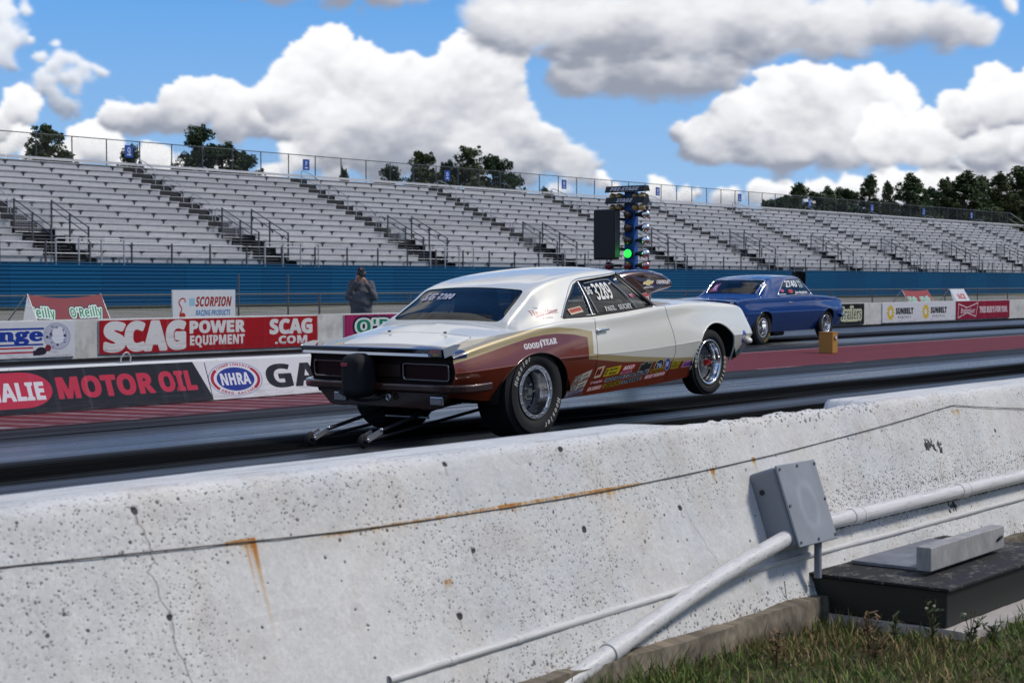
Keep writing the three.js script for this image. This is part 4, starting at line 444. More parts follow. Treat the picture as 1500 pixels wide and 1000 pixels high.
function bodySurfaces(spec) {
  const col = (tab, k) => pchip(tab.map((r) => r[0]), tab.map((r) => r[k])), B = spec.body, [yr, zr, yc, zc, yb, zb, yt] = [1, 2, 3, 4, 5, 6, 7].map((k) => col(B, k)), G = spec.roof, [zE, yE, yC, sh] = [1, 2, 3, 4].map((k) => col(G, k));
  const lower = (u, v) => {                                     // v 0 rocker -> 1 centre line of hood or deck
    const a = [yr(u), zr(u)], c = [yc(u), zc(u)], b = [yb(u), zb(u)], t = yt(u), k = spec.crease ?? 0.012;
    const pts = [a, [lerp(a[0], c[0], 0.5), lerp(a[1], c[1], 0.56)], [c[0] - k, c[1] - 0.003], [c[0] + k, c[1] - 0.001], [lerp(c[0], b[0], 0.35), lerp(c[1], b[1], 0.24)], [lerp(c[0], b[0], 0.72), lerp(c[1], b[1], 0.62)], [b[0] - 0.008, b[1] + 0.012], [b[0] + 0.012, b[1] - 0.035], [lerp(b[0], t, 0.55), b[1] * 0.72], [lerp(b[0], t, 0.88), b[1] * 0.36], [t, 0]];
    const [y, z] = hermite(pts, v); return V(u + (spec.plan ? spec.plan(u, z) : 0), y, z);
  };
  const upper = (u, v) => {                                     // v 0 belt -> 1 centre line of the roof
    const y0 = yb(u) - 0.012, z0 = zb(u) + 0.004, ye = yE(u), ze = zE(u), yc2 = yC(u); const pts = [[y0, z0], [lerp(y0, ye, 0.33), lerp(z0, ze, 0.33) + 0.010], [lerp(y0, ye, 0.68), lerp(z0, ze, 0.68) + 0.016], [ye - 0.012, ze + 0.004], [ye + lerp(0.012, 0.035, clamp((yc2 - y0) * 5)) * 0.7, ze - 0.045], [lerp(ye, yc2, 0.72), ze * 0.68], [lerp(ye, yc2, 0.94), ze * 0.34], [yc2, 0]];
    const [y, z] = hermite(pts, v), q = 1 - (z / 0.8) ** 2; return V(u + sh(u) * Math.max(0, q), y, z);
  };
  return { lower, upper, yb, zb, yC, yE, zE, yt };
}
function tyreGeo(R, w, rimR, round) { const p = [], h = w / 2; const pts = [[rimR - 0.004, h * 0.70], [rimR + 0.012, h * 0.86], [lerp(rimR, R, 0.35), h * 1.0], [lerp(rimR, R, 0.7), h * 0.99], [R - round, h * 0.93], [R - round * 0.25, h * 0.82], [R, h * 0.66], [R, -h * 0.66], [R - round * 0.25, -h * 0.82], [R - round, -h * 0.93], [lerp(rimR, R, 0.6), -h], [rimR, -h * 0.75]]; for (const [r, z] of pts) p.push(new THREE.Vector2(r, z)); const g = new THREE.LatheGeometry(new THREE.SplineCurve(p).getPoints(60).map((q) => new THREE.Vector2(Math.max(q.x, rimR - 0.01), q.y)), 72); g.rotateX(Math.PI / 2); return g; }
// lettering on a tyre's side: a thin annulus of raised print
function letterTex(words, color, R0, R1, fontPx) { return canvasTex(768, 768, (x, w) => { x.clearRect(0, 0, w, w); x.fillStyle = color; x.textAlign = 'center'; x.textBaseline = 'middle'; for (const [text, mid, step, scale] of words) for (let i = 0; i < text.length; i++) { const a = mid + (i - (text.length - 1) / 2) * step; x.save(); x.translate(w / 2 + Math.sin(a) * w * 0.425, w / 2 - Math.cos(a) * w * 0.425); x.rotate(a); x.font = `${fontPx.style ?? ''} bold ${fontPx.px}px sans-serif`; x.scale(scale ?? 1, 1); x.lineWidth = fontPx.lw ?? 3; x.strokeStyle = color; x.strokeText(text[i], 0, 0); x.fillText(text[i], 0, 0); x.restore(); } }); }
function wheel(o) {
  const t = new THREE.Group(); t.name = 'wheel'; const h = o.w / 2;
  part('tyre', tyreGeo(o.R, o.w, o.rim, o.round ?? 0.05), M.rubber, t);
  // barrel and lip of the rim, dish depth o.dish
  const prof = [[o.rim, h * 0.80], [o.rim + 0.004, h * 0.88], [o.rim - 0.004, h * 0.92], [o.rim - 0.018, h * 0.90], [o.rim - 0.024, h * 0.80], [o.rim - 0.030, h * 0.4], [o.rim - 0.05, h - o.dish], [o.rim - 0.045, -h * 0.8], [o.rim, -h * 0.85]].map(([a, b]) => new THREE.Vector2(a, b));
  const rg = new THREE.LatheGeometry(prof, 64); rg.rotateX(Math.PI / 2); part('rim', rg, M.chrome, t);
  if (o.bolts) { const ring = new THREE.RingGeometry(o.rim - 0.028, o.rim + 0.006, 64, 1).translate(0, 0, h * 0.93); const bl = []; for (let i = 0; i < 16; i++) { const a = (i / 16) * 6.283; bl.push(new THREE.CylinderGeometry(0.0065, 0.0065, 0.012, 6).rotateX(Math.PI / 2).translate(Math.cos(a) * (o.rim - 0.012), Math.sin(a) * (o.rim - 0.012), h * 0.95)); } const rgm = part('bead_ring', ring, M.alu, t); part('ring_bolt', bl, M.steel, rgm).userData.kind = 'stuff'; }
  // centre disc: spokes with round holes
  const zc = h - o.dish, disc = new THREE.Shape(); disc.absarc(0, 0, o.rim - 0.045, 0, 6.2832); for (let i = 0; i < o.holes; i++) { const a = (i / o.holes) * 6.2832, q = new THREE.Path(); q.absarc(Math.cos(a) * o.holeAt, Math.sin(a) * o.holeAt, o.holeR, 0, 6.2832); disc.holes.push(q); } if (o.holes2) for (let i = 0; i < o.holes2; i++) { const a = ((i + 0.5) / o.holes2) * 6.2832, q = new THREE.Path(); q.absarc(Math.cos(a) * o.hole2At, Math.sin(a) * o.hole2At, o.hole2R, 0, 6.2832); disc.holes.push(q); }
  part('wheel_centre', new THREE.ExtrudeGeometry(disc, { depth: 0.012, bevelEnabled: true, bevelSize: 0.003, bevelThickness: 0.003, bevelSegments: 1, curveSegments: 24 }).translate(0, 0, zc), o.disc ?? M.chrome, t);
  part('brake_drum', new THREE.CylinderGeometry(o.rim * 0.72, o.rim * 0.72, 0.06, 32).rotateX(Math.PI / 2).translate(0, 0, zc - 0.06), M.galvDark, t);
  const hub = part('hub', [new THREE.CylinderGeometry(0.027, 0.034, 0.05, 20).rotateX(Math.PI / 2).translate(0, 0, zc + 0.035)], o.hubM ?? M.chrome, t);
  part('wheel_nut', Array.from({ length: 5 }, (_, i) => new THREE.CylinderGeometry(0.010, 0.012, 0.045, 6).rotateX(Math.PI / 2).translate(Math.cos(i * 1.2566) * 0.062, Math.sin(i * 1.2566) * 0.062, zc + 0.03)), M.chrome, hub).userData.kind = 'stuff';
  if (o.words) { const R0 = lerp(o.rim, o.R, 0.12), R1 = lerp(o.rim, o.R, 0.86), g = new THREE.RingGeometry(R0, R1, 72, 4), p = g.attributes.position, u = g.attributes.uv, rm = (R0 + R1) / 2, kk = 0.425 / rm; for (let i = 0; i < p.count; i++) { const x = p.getX(i), y = p.getY(i), r = Math.hypot(x, y), q = 0.5 + (r - rm) / (R1 - R0); u.setXY(i, 0.5 + x * kk, 0.5 + y * kk); p.setZ(i, h * (0.997 + 0.018 * Math.sin(Math.PI * q)) + 0.001); } g.computeVertexNormals(); part('tyre_lettering', g, mat([0.9, 0.9, 0.9], 0.8, 0, { map: o.words, alphaTest: 0.5 }), t); }
  return t;
}
const CAMARO = {
  body: [[-0.95, 0.45, 0.71, 0.64, 0.80, 0.775, 0.775, 0.805], [-0.8, 0.42, 0.745, 0.64, 0.85, 0.805, 0.80, 0.84], [-0.5, 0.37, 0.775, 0.64, 0.885, 0.85, 0.815, 0.905], [-0.13, 0.33, 0.79, 0.64, 0.902, 0.893, 0.83, 0.975], [0.1, 0.31, 0.80, 0.64, 0.91, 0.918, 0.838, 0.99], [0.43, 0.28, 0.80, 0.63, 0.91, 0.935, 0.845, 0.99], [0.9, 0.26, 0.80, 0.61, 0.895, 0.918, 0.84, 0.98], [1.4, 0.25, 0.80, 0.59, 0.89, 0.922, 0.84, 0.98], [1.95, 0.24, 0.80, 0.58, 0.89, 0.943, 0.836, 0.985], [2.25, 0.24, 0.80, 0.58, 0.895, 0.942, 0.83, 0.985], [2.6, 0.26, 0.80, 0.585, 0.907, 0.927, 0.82, 0.975], [2.95, 0.28, 0.80, 0.585, 0.907, 0.897, 0.80, 0.95], [3.3, 0.33, 0.79, 0.575, 0.895, 0.862, 0.79, 0.915], [3.48, 0.37, 0.77, 0.57, 0.878, 0.828, 0.765, 0.87], [3.60, 0.42, 0.73, 0.56, 0.84, 0.78, 0.725, 0.82], [3.67, 0.46, 0.68, 0.555, 0.785, 0.725, 0.67, 0.76], [3.70, 0.49, 0.63, 0.55, 0.73, 0.67, 0.62, 0.70]],
  roof: [[-0.16, 0.70, 0.90, 0.93, 0], [-0.09, 0.685, 0.965, 0.995, -0.01], [0, 0.665, 1.005, 1.06, -0.03], [0.2, 0.64, 1.105, 1.165, -0.04], [0.35, 0.625, 1.19, 1.245, -0.03], [0.6, 0.612, 1.252, 1.302, 0], [0.92, 0.605, 1.283, 1.338, 0], [1.3, 0.60, 1.297, 1.355, 0], [1.54, 0.597, 1.285, 1.344, 0.03], [1.62, 0.605, 1.258, 1.322, 0.07], [1.72, 0.65, 1.158, 1.215, 0.16], [1.82, 0.71, 1.045, 1.09, 0.26], [1.92, 0.80, 0.955, 0.985, 0.33]],
};
const DLO = [[0.475, 0.968], [0.66, 1.10], [0.87, 1.222], [0.955, 1.247], [1.555, 1.266], [1.70, 1.115], [1.86, 0.965], [1.4, 0.955], [0.9, 0.952]];
{
  const X0 = -1.1, XL = 4.9, Y0 = 0.15, YL = 1.25, TW = 2048, TH = 512, px = (x) => ((x - X0) / XL) * TW, py = (y) => (1 - (y - Y0) / YL) * TH, uvSide = (p) => [(p.x - X0) / XL, (p.y - Y0) / YL];
  const line = (x, pts) => { x.beginPath(); pts.forEach(([a, b], i) => (i ? x.lineTo(px(a), py(b)) : x.moveTo(px(a), py(b)))); };
  const top = [[-1.1, 0.795], [-0.851, 0.825], [-0.6, 0.862], [-0.329, 0.891], [-0.1, 0.906], [0.086, 0.911], [0.343, 0.900], [0.586, 0.868], [0.835, 0.822]], low = [[-1.1, 0.69], [-0.819, 0.741], [-0.6, 0.772], [-0.423, 0.797], [-0.029, 0.846], [0.15, 0.853], [0.313, 0.848], [0.55, 0.82], [0.745, 0.778]];
  const paint = (x, decals) => {
    const white = '#e9e5d8', gold = '#b5a274', brown = '#76301a'; x.fillStyle = white; x.fillRect(0, 0, TW, TH);
    line(x, [...top, [0.80, 0.631], [1.443, 0.543], [2.115, 0.462], [2.9, 0.40], [3.8, 0.38], [3.8, 0], [-1.2, 0]]); x.fillStyle = gold; x.fill();
    line(x, [...low, [0.722, 0.592], [1.268, 0.511], [2.42, 0.40], [3.8, 0.33], [3.8, 0], [-1.2, 0]]); x.fillStyle = brown; x.fill();
    if (!decals) return;
    const quad = (x0, y0, x1, y1, sl, fill, text, tc, font = SANS, pad = 0.1) => { x.save(); const dy = (x1 - x0) * sl; x.beginPath(); const lean = (y1 - y0) * 0.55; const pts = [[x0, y0], [x1, y0 + dy], [x1 + lean, y1 + dy], [x0 + lean, y1]]; line(x, pts); if (fill) { x.fillStyle = fill; x.fill(); } if (text) { x.clip(); x.transform(1, -sl * (TH / YL) / (TW / XL), -0.55 * (TW / XL) / (TH / YL), 1, px(x0), py(y0)); const w = px(x1) - px(x0), h = py(y0) - py(y1); fit(x, text, w * pad, -h * (1 - pad * 1.4), w * (1 - 2 * pad), h * (1 - 2.8 * pad), font, tc, tc, 5); } x.restore(); };
    const S = 0.17;
    quad(0.535, 0.385, 0.78, 0.452, S, '#c9c3b8'); quad(0.545, 0.392, 0.64, 0.447, S, '#1e1d1f', 'ATI', '#c9c3b8'); quad(0.66, 0.405, 0.77, 0.425, S, null, 'TORQUE', '#333'); quad(0.665, 0.432, 0.77, 0.452, S, null, 'CONVERTERS', '#333');
    quad(0.49, 0.312, 0.74, 0.374, S * 0.9, '#c9c3b8'); quad(0.50, 0.318, 0.60, 0.37, S * 0.9, '#1e1d1f', 'ATI', '#c9c3b8'); quad(0.62, 0.328, 0.72, 0.346, S, null, 'SUPER', '#333'); quad(0.625, 0.35, 0.73, 0.37, S, null, 'DAMPER', '#333');
    quad(0.45, 0.278, 0.72, 0.306, 0.13, '#a9b4cc', 'LAMBERT', '#26356f'); quad(0.43, 0.248, 0.73, 0.270, 0.10, '#707a80', 'COMPETITION', '#2b3238', SANS, 0.05);
    quad(0.845, 0.405, 0.955, 0.50, 0.05, '#cfc2a0'); quad(0.865, 0.425, 0.94, 0.485, 0.05, '#b5372a', 'H', '#16161a'); quad(0.995, 0.405, 1.23, 0.478, 0.02, '#c9b21f'); quad(1.005, 0.412, 1.05, 0.47, 0.02, null, 'II', '#223'); quad(1.06, 0.445, 1.22, 0.473, 0.02, null, 'Auto', '#15151a'); quad(1.06, 0.412, 1.21, 0.44, 0.02, null, 'Meter', '#15151a');
    quad(1.27, 0.425, 1.48, 0.472, 0.0, '#b8232c', 'MSD', '#e8e0e0', 'italic bold $px sans-serif'); quad(1.26, 0.398, 1.44, 0.420, 0.0, '#c48ba5', 'IGNITION', '#8d2a50');
    x.save(); x.translate(px(1.655), py(0.425)); x.strokeStyle = '#a7ada9'; x.fillStyle = '#2b2f30'; x.lineWidth = 3; x.beginPath(); x.moveTo(-46, 14); x.lineTo(-30, -13); x.lineTo(-10, -13); x.lineTo(-6, -20); x.lineTo(20, -20); x.lineTo(17, -13); x.lineTo(48, -13); x.lineTo(34, 12); x.lineTo(10, 12); x.lineTo(5, 20); x.lineTo(-22, 20); x.lineTo(-18, 14); x.closePath(); x.fill(); x.stroke(); x.restore();
    const oval = (X, Y, a, b, f, s, t, c) => { x.save(); x.translate(px(X), py(Y)); x.fillStyle = f; x.strokeStyle = s; x.lineWidth = 4; x.beginPath(); x.ellipse(0, 0, a, b, -0.3, 0, 7); x.fill(); x.stroke(); if (t) fit(x, t, -a * 0.6, -b * 0.4, a * 1.2, b * 0.8, SANS, c); x.restore(); };
    oval(1.885, 0.415, 31, 22, '#1d2c5e', '#c9c67a', '76', '#d9d9e0'); oval(2.03, 0.412, 17, 24, '#3b4b9c', '#8d97c6', 'R', '#d9d9e0');
    quad(2.09, 0.395, 2.24, 0.425, -0.02, '#c9c41f', 'LENCO', '#26261a'); quad(2.085, 0.36, 2.22, 0.388, -0.02, '#b5ae1c', 'power', '#26261a'); quad(2.275, 0.352, 2.43, 0.408, -0.02, '#c088b8', 'AM', '#4a1f70');
    const row = (list, y, h, sl) => { for (const [a, b, f, t, c] of list) quad(a, y + (a - 0.8) * sl, b, y + h + (a - 0.8) * sl, sl, f, t, c, SANS, 0.06); };
    row([[0.80, 1.0, '#8d2028', 'Champion', '#d7c7c7'], [1.03, 1.34, '#9aa5ab', 'HOOSIER', '#23282c'], [1.36, 1.72, '#8f9ba6', 'CENTERLINE', '#262c33'], [1.75, 1.98, '#b98a20', 'Sunoco', '#302010']], 0.352, 0.034, 0.004);
    row([[0.78, 1.0, '#b5403a', 'EDELBROCK', '#e8d5cf'], [1.02, 1.28, '#b39a1e', 'SIMPSON', '#2b2410'], [1.30, 1.62, '#8c949a', 'STRANGE', '#22272b'], [1.66, 2.02, '#a82a35', 'MICKEY THOMPSON', '#e6d8d8']], 0.298, 0.036, 0.012);
    fit(x, 'GOOD', px(-0.142), py(0.802), px(0.05) - px(-0.142), 18, SERIF, '#e6e4e0', '#e6e4e0', 6); x.save(); x.translate(0, 0); fit(x, 'YEAR', px(0.098), py(0.813), px(0.292) - px(0.098), 18, SERIF, '#e6e4e0', '#e6e4e0', 6); x.fillStyle = '#e6e4e0'; x.beginPath(); x.moveTo(px(0.06), py(0.80)); x.lineTo(px(0.098), py(0.825)); x.lineTo(px(0.085), py(0.80)); x.lineTo(px(0.092), py(0.775)); x.lineTo(px(0.07), py(0.745)); x.fill(); x.restore();
    x.save(); fit(x, 'Heartbeat', px(0.14), py(1.052), px(0.462) - px(0.14), 17, 'italic $px serif', '#7d1d24', '#7d1d24', 1); x.strokeStyle = '#7d1d24'; x.lineWidth = 2.4; x.beginPath(); x.moveTo(px(0.17), py(0.998)); x.quadraticCurveTo(px(0.3), py(1.012), px(0.46), py(1.036)); x.stroke(); fit(x, 'THE', px(0.215), py(1.074), 16, 5, SANS, '#555'); fit(x, 'OF AMERICA', px(0.23), py(0.99), 52, 6, SANS, '#6b4b4b'); x.restore();
    oval(3.37, 0.545, 17, 27, '#26357a', '#9aa4cc', '50', '#dfe3f0'); quad(3.33, 0.43, 3.44, 0.452, 0.1, '#b8454a', 'NGK', '#eee'); quad(3.3, 0.385, 3.42, 0.42, 0.1, '#2c7f84');
  };
  const near = canvasTex(TW, TH, (x) => paint(x, true)), farT = canvasTex(1024, 256, (x) => { x.scale(0.5, 0.5); paint(x, false); });
  const coat = { clearcoat: 1, clearcoatRoughness: 0.06 };
  const paintN = phys([0.96, 0.96, 0.96], 0.38, 0.12, { map: near, ...coat }), paintF = phys([0.96, 0.96, 0.96], 0.42, 0, { map: farT, ...coat }), whiteP = phys('#e9e5d8', 0.4, 0, coat), brownP = phys([0.075, 0.020, 0.010], 0.35, 0.3, coat);
  const brownD = phys([0.040, 0.012, 0.007], 0.4, 0.2, coat), glassM = phys([0.22, 0.25, 0.29], 0.03, 0, { transmission: 1, thickness: 0, ior: 1.5 }), clearM = phys([0.42, 0.45, 0.47], 0.03, 0, { transmission: 1, thickness: 0, ior: 1.5 });
  const car = thing('drag_car', 'white and copper brown vintage coupe lifting its front wheels beside the foreground barrier', 'race car', [11.27, 0, -9.44]); car.rotation.z = 0.065;
  const S = bodySurfaces(CAMARO), { lower, upper } = S;
  const arches = (p) => (p.z > 0.5 && p.y < 0.78 ? Math.max(1 - Math.hypot((p.x + 0.0) / 0.475, (p.y - 0.34) / 0.375), -9) * 0.4 : -1), archF = (p) => (p.z > 0.5 && p.y < 0.76 ? (1 - Math.hypot((p.x - 2.84) / 0.385, (p.y - 0.355) / 0.375)) * 0.38 : -1);
  const arch = (p) => Math.max(arches(p), archF(p)), foot = (p) => (p.y > 0.86 ? -sdBox(p.x, Math.abs(p.z), 0.97, 0, 1.0, 0.72, 0.1) : -1);
  const doorPoly = [[0.86, 0.20], [0.855, 0.56], [0.88, 0.75], [0.905, 1.0], [2.005, 1.02], [2.03, 0.92], [2.10, 0.70], [2.13, 0.50], [2.08, 0.36], [2.02, 0.20]], door = (p) => (p.z > 0.5 ? sdPoly(doorPoly, p.x, p.y) : 9);
  const lid = (p) => (p.z < 0.75 && p.y > 0.75 ? sdBox(p.x, p.z, -0.62, 0, 0.155, 0.61, 0.07) : 9), lidM = (p) => lid(p);
  const hoodCut = (p) => (p.y > 0.6 && p.x > 2 ? sdBox(p.x, p.z, 2.85, 0, 0.72, 0.665, 0.05) : 9);
  const uvs = { u: [-0.95, 3.70, 232], v: [0, 1, 52] };
  for (const m of [false, true]) {
    const pm = m ? paintF : paintN, uvOf = (p) => uvSide(p);
    const shell = (p) => Math.max(arch(p), foot(p), -door(p) + 0.0035, -lid(p) + 0.003, -Math.abs(hoodCut(p)) + 0.003);
    part('body_shell', panel(lower, { ...uvs, f: shell, uvOf, mirror: m }), pm, car);
    const d = part('door', panel(lower, { u: [0.8, 2.2, 110], v: [0, 0.72, 44], f: (p) => Math.max(door(p) + 0.0035, foot(p)), uvOf, mirror: m }), pm, car);
    part('door_handle', [rbox(0.15, 0.022, 0.02, 0.008, 0.985, 0.822, (m ? -1 : 1) * 0.883), rbox(0.05, 0.035, 0.03, 0.01, 0.925, 0.818, (m ? -1 : 1) * 0.875)], M.chrome, d);
    part('inner_shell', panel(lower, { u: [-0.9, 3.6, 110], v: [0, 1, 30], f: (p) => Math.max(arch(p), foot(p)), off: -0.02, mirror: m }), M.black, car);
    // greenhouse: sail panels and roof, with the windows cut out
    const side = (p) => (p.z > 0.45 && p.y > 0.95 ? sdPoly(DLO, p.x, p.y) : 9), rear = (p, u, v) => Math.max(sdBox(u, p.z, 0.115, 0, 0.215, lerp(0.605, 0.545, clamp((u + 0.1) / 0.43)), 0.06), 0), rearQ = (p, u) => sdBox(u, p.z, 0.115, 0, 0.215, lerp(0.605, 0.545, clamp((u + 0.1) / 0.43)), 0.05), front = (p, u) => sdBox(u, p.z, 1.745, 0, 0.115, lerp(0.545, 0.66, clamp((u - 1.63) / 0.25)), 0.03);
    const gv = { u: [-0.16, 1.92, 210], v: [0, 1, 66] };
    part('roof', panel(upper, { ...gv, f: (p, u) => Math.max(-side(p), -rearQ(p, u), -front(p, u)), uvOf, mirror: m }), pm, car);
    const W = (name, f, gm, off = -0.006) => part(name, panel(upper, { ...gv, f, off, mirror: m, uvOf }), gm, car);
    W('rear_window', (p, u) => rearQ(p, u) - 0.004, glassM); W('windshield', (p, u) => front(p, u) - 0.004, clearM);
    const divide = (p) => p.x - lerp(0.905, 0.955, (p.y - 0.95) / 0.3);
    W('quarter_window', (p) => Math.max(side(p) - 0.003, divide(p) + 0.008), clearM); W('door_window', (p) => Math.max(side(p) - 0.003, -divide(p) + 0.008), clearM);
    // seals and trims
    const onRoof = (x, y) => { let lo = 0, hi = 0.6; for (let i = 0; i < 30; i++) { const q = (lo + hi) / 2; if (upper(x, q).y < y) lo = q; else hi = q; } const p = upper(x, lo); return [p.x, p.y, (p.z + 0.004) * (m ? -1 : 1)]; };
    const ring = []; for (let i = 0; i < DLO.length; i++) { const a = DLO[i], b = DLO[(i + 1) % DLO.length]; for (let k = 0; k < 8; k++) ring.push(onRoof(lerp(a[0], b[0], k / 8), lerp(a[1], b[1], k / 8))); }
    part('window_seal', new THREE.TubeGeometry(new THREE.CatmullRomCurve3(ring.map((q) => V(...q)), true, 'centripetal'), 200, 0.008, 6, true), M.black, car);
    part('drip_rail', tubeOf([[0.455, 0.975], [0.65, 1.115], [0.86, 1.24], [0.955, 1.264], [1.3, 1.276], [1.56, 1.283]].map((q) => onRoof(...q)), 0.006, 60, 5), M.chrome, car);
    part('quarter_trim', tubeOf([0, 0.5, 1].map((t) => onRoof(lerp(0.905, 0.955, t), lerp(0.95, 1.25, t))), 0.0075, 12, 6), M.alu, car);
    part('pillar_trim', tubeOf([[1.565, 1.272], [1.70, 1.125], [1.865, 0.965]].map((q) => onRoof(...q)), 0.021, 24, 8), M.black, car);
    part('window_frame', [tubeOf([[1.02, 1.225], [1.3, 1.238], [1.40, 1.235]].map((q) => onRoof(...q)), 0.005, 12, 5), tubeOf([[1.40, 1.235], [1.52, 1.10], [1.60, 0.97]].map((q) => onRoof(...q)), 0.006, 12, 5), tubeOf([[0.985, 1.21], [1.0, 0.97]].map((q) => onRoof(...q)), 0.005, 12, 5)], mat([0.3, 0.32, 0.35], 0.5), car);
    const lip = (cx, cy, rx, ry, a0, a1, name) => { const q = []; for (let i = 0; i <= 40; i++) { const a = lerp(a0, a1, i / 40), x = cx + Math.cos(a) * rx, y = cy + Math.sin(a) * ry; let lo = 0, hi = 0.62; for (let k = 0; k < 26; k++) { const h = (lo + hi) / 2; if (lower(x, h).y < y) lo = h; else hi = h; } const p = lower(x, lo); q.push([p.x, p.y, (p.z - 0.004) * (m ? -1 : 1)]); } part(name, tubeOf(q, 0.010, 60, 6), name[0] === 'r' ? brownP : whiteP, car); };
    lip(0, 0.34, 0.475, 0.375, -0.12, Math.PI + 0.05, 'rear_arch_lip'); lip(2.84, 0.355, 0.385, 0.375, -0.1, Math.PI + 0.1, 'front_arch_lip');
    const ww = (cx, cy, rx, ry, z0, z1) => { const g = new THREE.CylinderGeometry(1, 1, z1 - z0, 36, 1, true, 0, Math.PI); g.rotateX(Math.PI / 2); g.rotateZ(Math.PI / 2); g.scale(rx, ry, 1); const p = g.attributes.position; return g.translate(cx, cy, (m ? -1 : 1) * (z0 + z1) / 2); };
    { const wm = mat([0.01, 0.01, 0.01], 0.9, 0, { side: THREE.DoubleSide }); part('wheel_well', ww(0, 0.34, 0.49, 0.39, 0.42, 0.86), wm, car); part('wheel_well', ww(2.84, 0.355, 0.40, 0.39, 0.45, 0.86), wm, car); }
  }
  // deck lid, hood
  part('trunk_lid', [panel(lower, { u: [-0.95, -0.4, 80], v: [0.55, 1, 60], f: (p) => lid(p) + 0.003 }), panel(lower, { u: [-0.95, -0.4, 80], v: [0.55, 1, 60], f: (p) => lid(p) + 0.003, mirror: true })], whiteP, car);
  for (const m of [false, true]) part('deck_edge', panel(lower, { u: [-0.95, -0.7, 40], v: [0.5, 1, 40], f: (p) => Math.max(p.x + 0.785 + 0.05 * p.z * p.z, 0.755 - p.y + 0.0), off: 0.0015, mirror: m }), phys([0.012, 0.016, 0.075], 0.3, 0, coat), car);
  part('lid_pin', [-0.3, 0.32].map((z) => new THREE.CylinderGeometry(0.014, 0.014, 0.012, 10).translate(-0.49, 0.918, z)), M.black, car);
  // tail panel, recessed, with its lamps and moulding
  const sec = []; for (let i = 0; i <= 40; i++) { const p = lower(-0.95, i / 40); sec.push([p.y, p.z]); } const tail = new THREE.Shape(); sec.forEach(([y, z], i) => (i ? tail.lineTo(z, y) : tail.moveTo(z, y))); for (let i = sec.length - 1; i >= 0; i--) tail.lineTo(-sec[i][1], sec[i][0]);
  const face = (sh, x) => { const g = new THREE.ShapeGeometry(sh, 12); g.rotateY(-Math.PI / 2); return g.translate(x, 0, 0); };
  part('tail_panel', face(tail, -0.935), phys([0.014, 0.006, 0.005], 0.5, 0, { specularIntensity: 0.4 }), car);
  const rr = (w, h, r) => { const s = new THREE.Shape(); s.moveTo(-w + r, -h); s.lineTo(w - r, -h); s.quadraticCurveTo(w, -h, w, -h + r); s.lineTo(w, h - r); s.quadraticCurveTo(w, h, w - r, h); s.lineTo(-w + r, h); s.quadraticCurveTo(-w, h, -w, h - r); s.lineTo(-w, -h + r); s.quadraticCurveTo(-w, -h, -w + r, -h); return s; };
  for (const z of [-0.50, 0.50]) { const fr = rr(0.245, 0.068, 0.03), hole = rr(0.236, 0.060, 0.024); fr.holes.push(hole); const gf = new THREE.ExtrudeGeometry(fr, { depth: 0.022, bevelEnabled: true, bevelSize: 0.003, bevelThickness: 0.003, bevelSegments: 1 }); gf.rotateY(-Math.PI / 2); const tl = part('taillight', gf.translate(-0.938, 0.645, z), mat([0.34, 0.34, 0.36], 0.18, 1), car); part('lens', face(rr(0.236, 0.060, 0.024), -0.943).translate(0, 0.645, z), phys([0.022, 0.003, 0.004], 0.4, 0, { specularIntensity: 0.4 }), tl); }
  part('tail_emblem_plate', rbox(0.012, 0.10, 0.30, 0.004, -0.944, 0.645, 0.07), mat([0.03, 0.012, 0.01], 0.4, 0.2), car);
  // rear bumper, painted, wrapping to the quarters; valance and exhaust side
  const half = [[-0.66, 0.515, 0.915], [-0.80, 0.515, 0.895], [-0.93, 0.517, 0.845], [-0.985, 0.52, 0.74], [-1.0, 0.52, 0.45], [-1.005, 0.52, 0.15]], bp = [...half.map(([a, b, c]) => [a, b, -c]), ...half.slice().reverse()];
  { const sh = rr(0.034, 0.026, 0.018), g = new THREE.ExtrudeGeometry(sh, { steps: 80, curveSegments: 4, extrudePath: new THREE.CatmullRomCurve3(bp.map((q) => V(...q))) }); part('rear_bumper', g, brownD, car); }
  part('rear_valance', [(() => { const s = new THREE.Shape(); s.moveTo(-0.72, 0.47); s.lineTo(-0.60, 0.36); s.quadraticCurveTo(-0.5, 0.335, -0.4, 0.35); s.lineTo(0.4, 0.35); s.quadraticCurveTo(0.5, 0.335, 0.6, 0.36); s.lineTo(0.72, 0.47); const g = new THREE.ExtrudeGeometry(s, { depth: 0.04, bevelEnabled: true, bevelSize: 0.01, bevelThickness: 0.01 }); g.rotateY(-Math.PI / 2); return g.translate(-0.89, 0, 0); })()], brownD, car);
  for (const z of [-0.46, 0.60]) { const pl = part('backup_lamp', rbox(0.02, 0.078, 0.135, 0.012, -0.955, 0.415, z), M.chrome, car); part('lamp_lens', rbox(0.012, 0.052, 0.105, 0.008, -0.964, 0.415, z), mat([0.35, 0.34, 0.34], 0.25, 0.1), pl); }
  part('tow_eye', [new THREE.TorusGeometry(0.024, 0.008, 8, 20).rotateY(Math.PI / 2).translate(-0.985, 0.43, 0.11), bar([-0.94, 0.44, 0.11], [-0.98, 0.44, 0.11], 0.02, 0.03)], M.alu, car);
  part('chassis', [box(3.0, 0.26, 1.2, 1.9, 0.42, 0), box(1.1, 0.24, 0.84, 0, 0.47, 0), box(0.5, 0.2, 1.3, -0.68, 0.55, 0), rod([0, 0.388, -0.55], [0, 0.388, 0.55], 0.05), new THREE.SphereGeometry(0.14, 16, 12).translate(0, 0.388, 0), rod([2.84, 0.36, -0.6], [2.84, 0.36, 0.6], 0.03), box(0.5, 0.12, 0.4, 2.2, 0.24, 0), rod([0.3, 0.24, 0.35], [1.6, 0.22, 0.35], 0.045)], M.black, car);
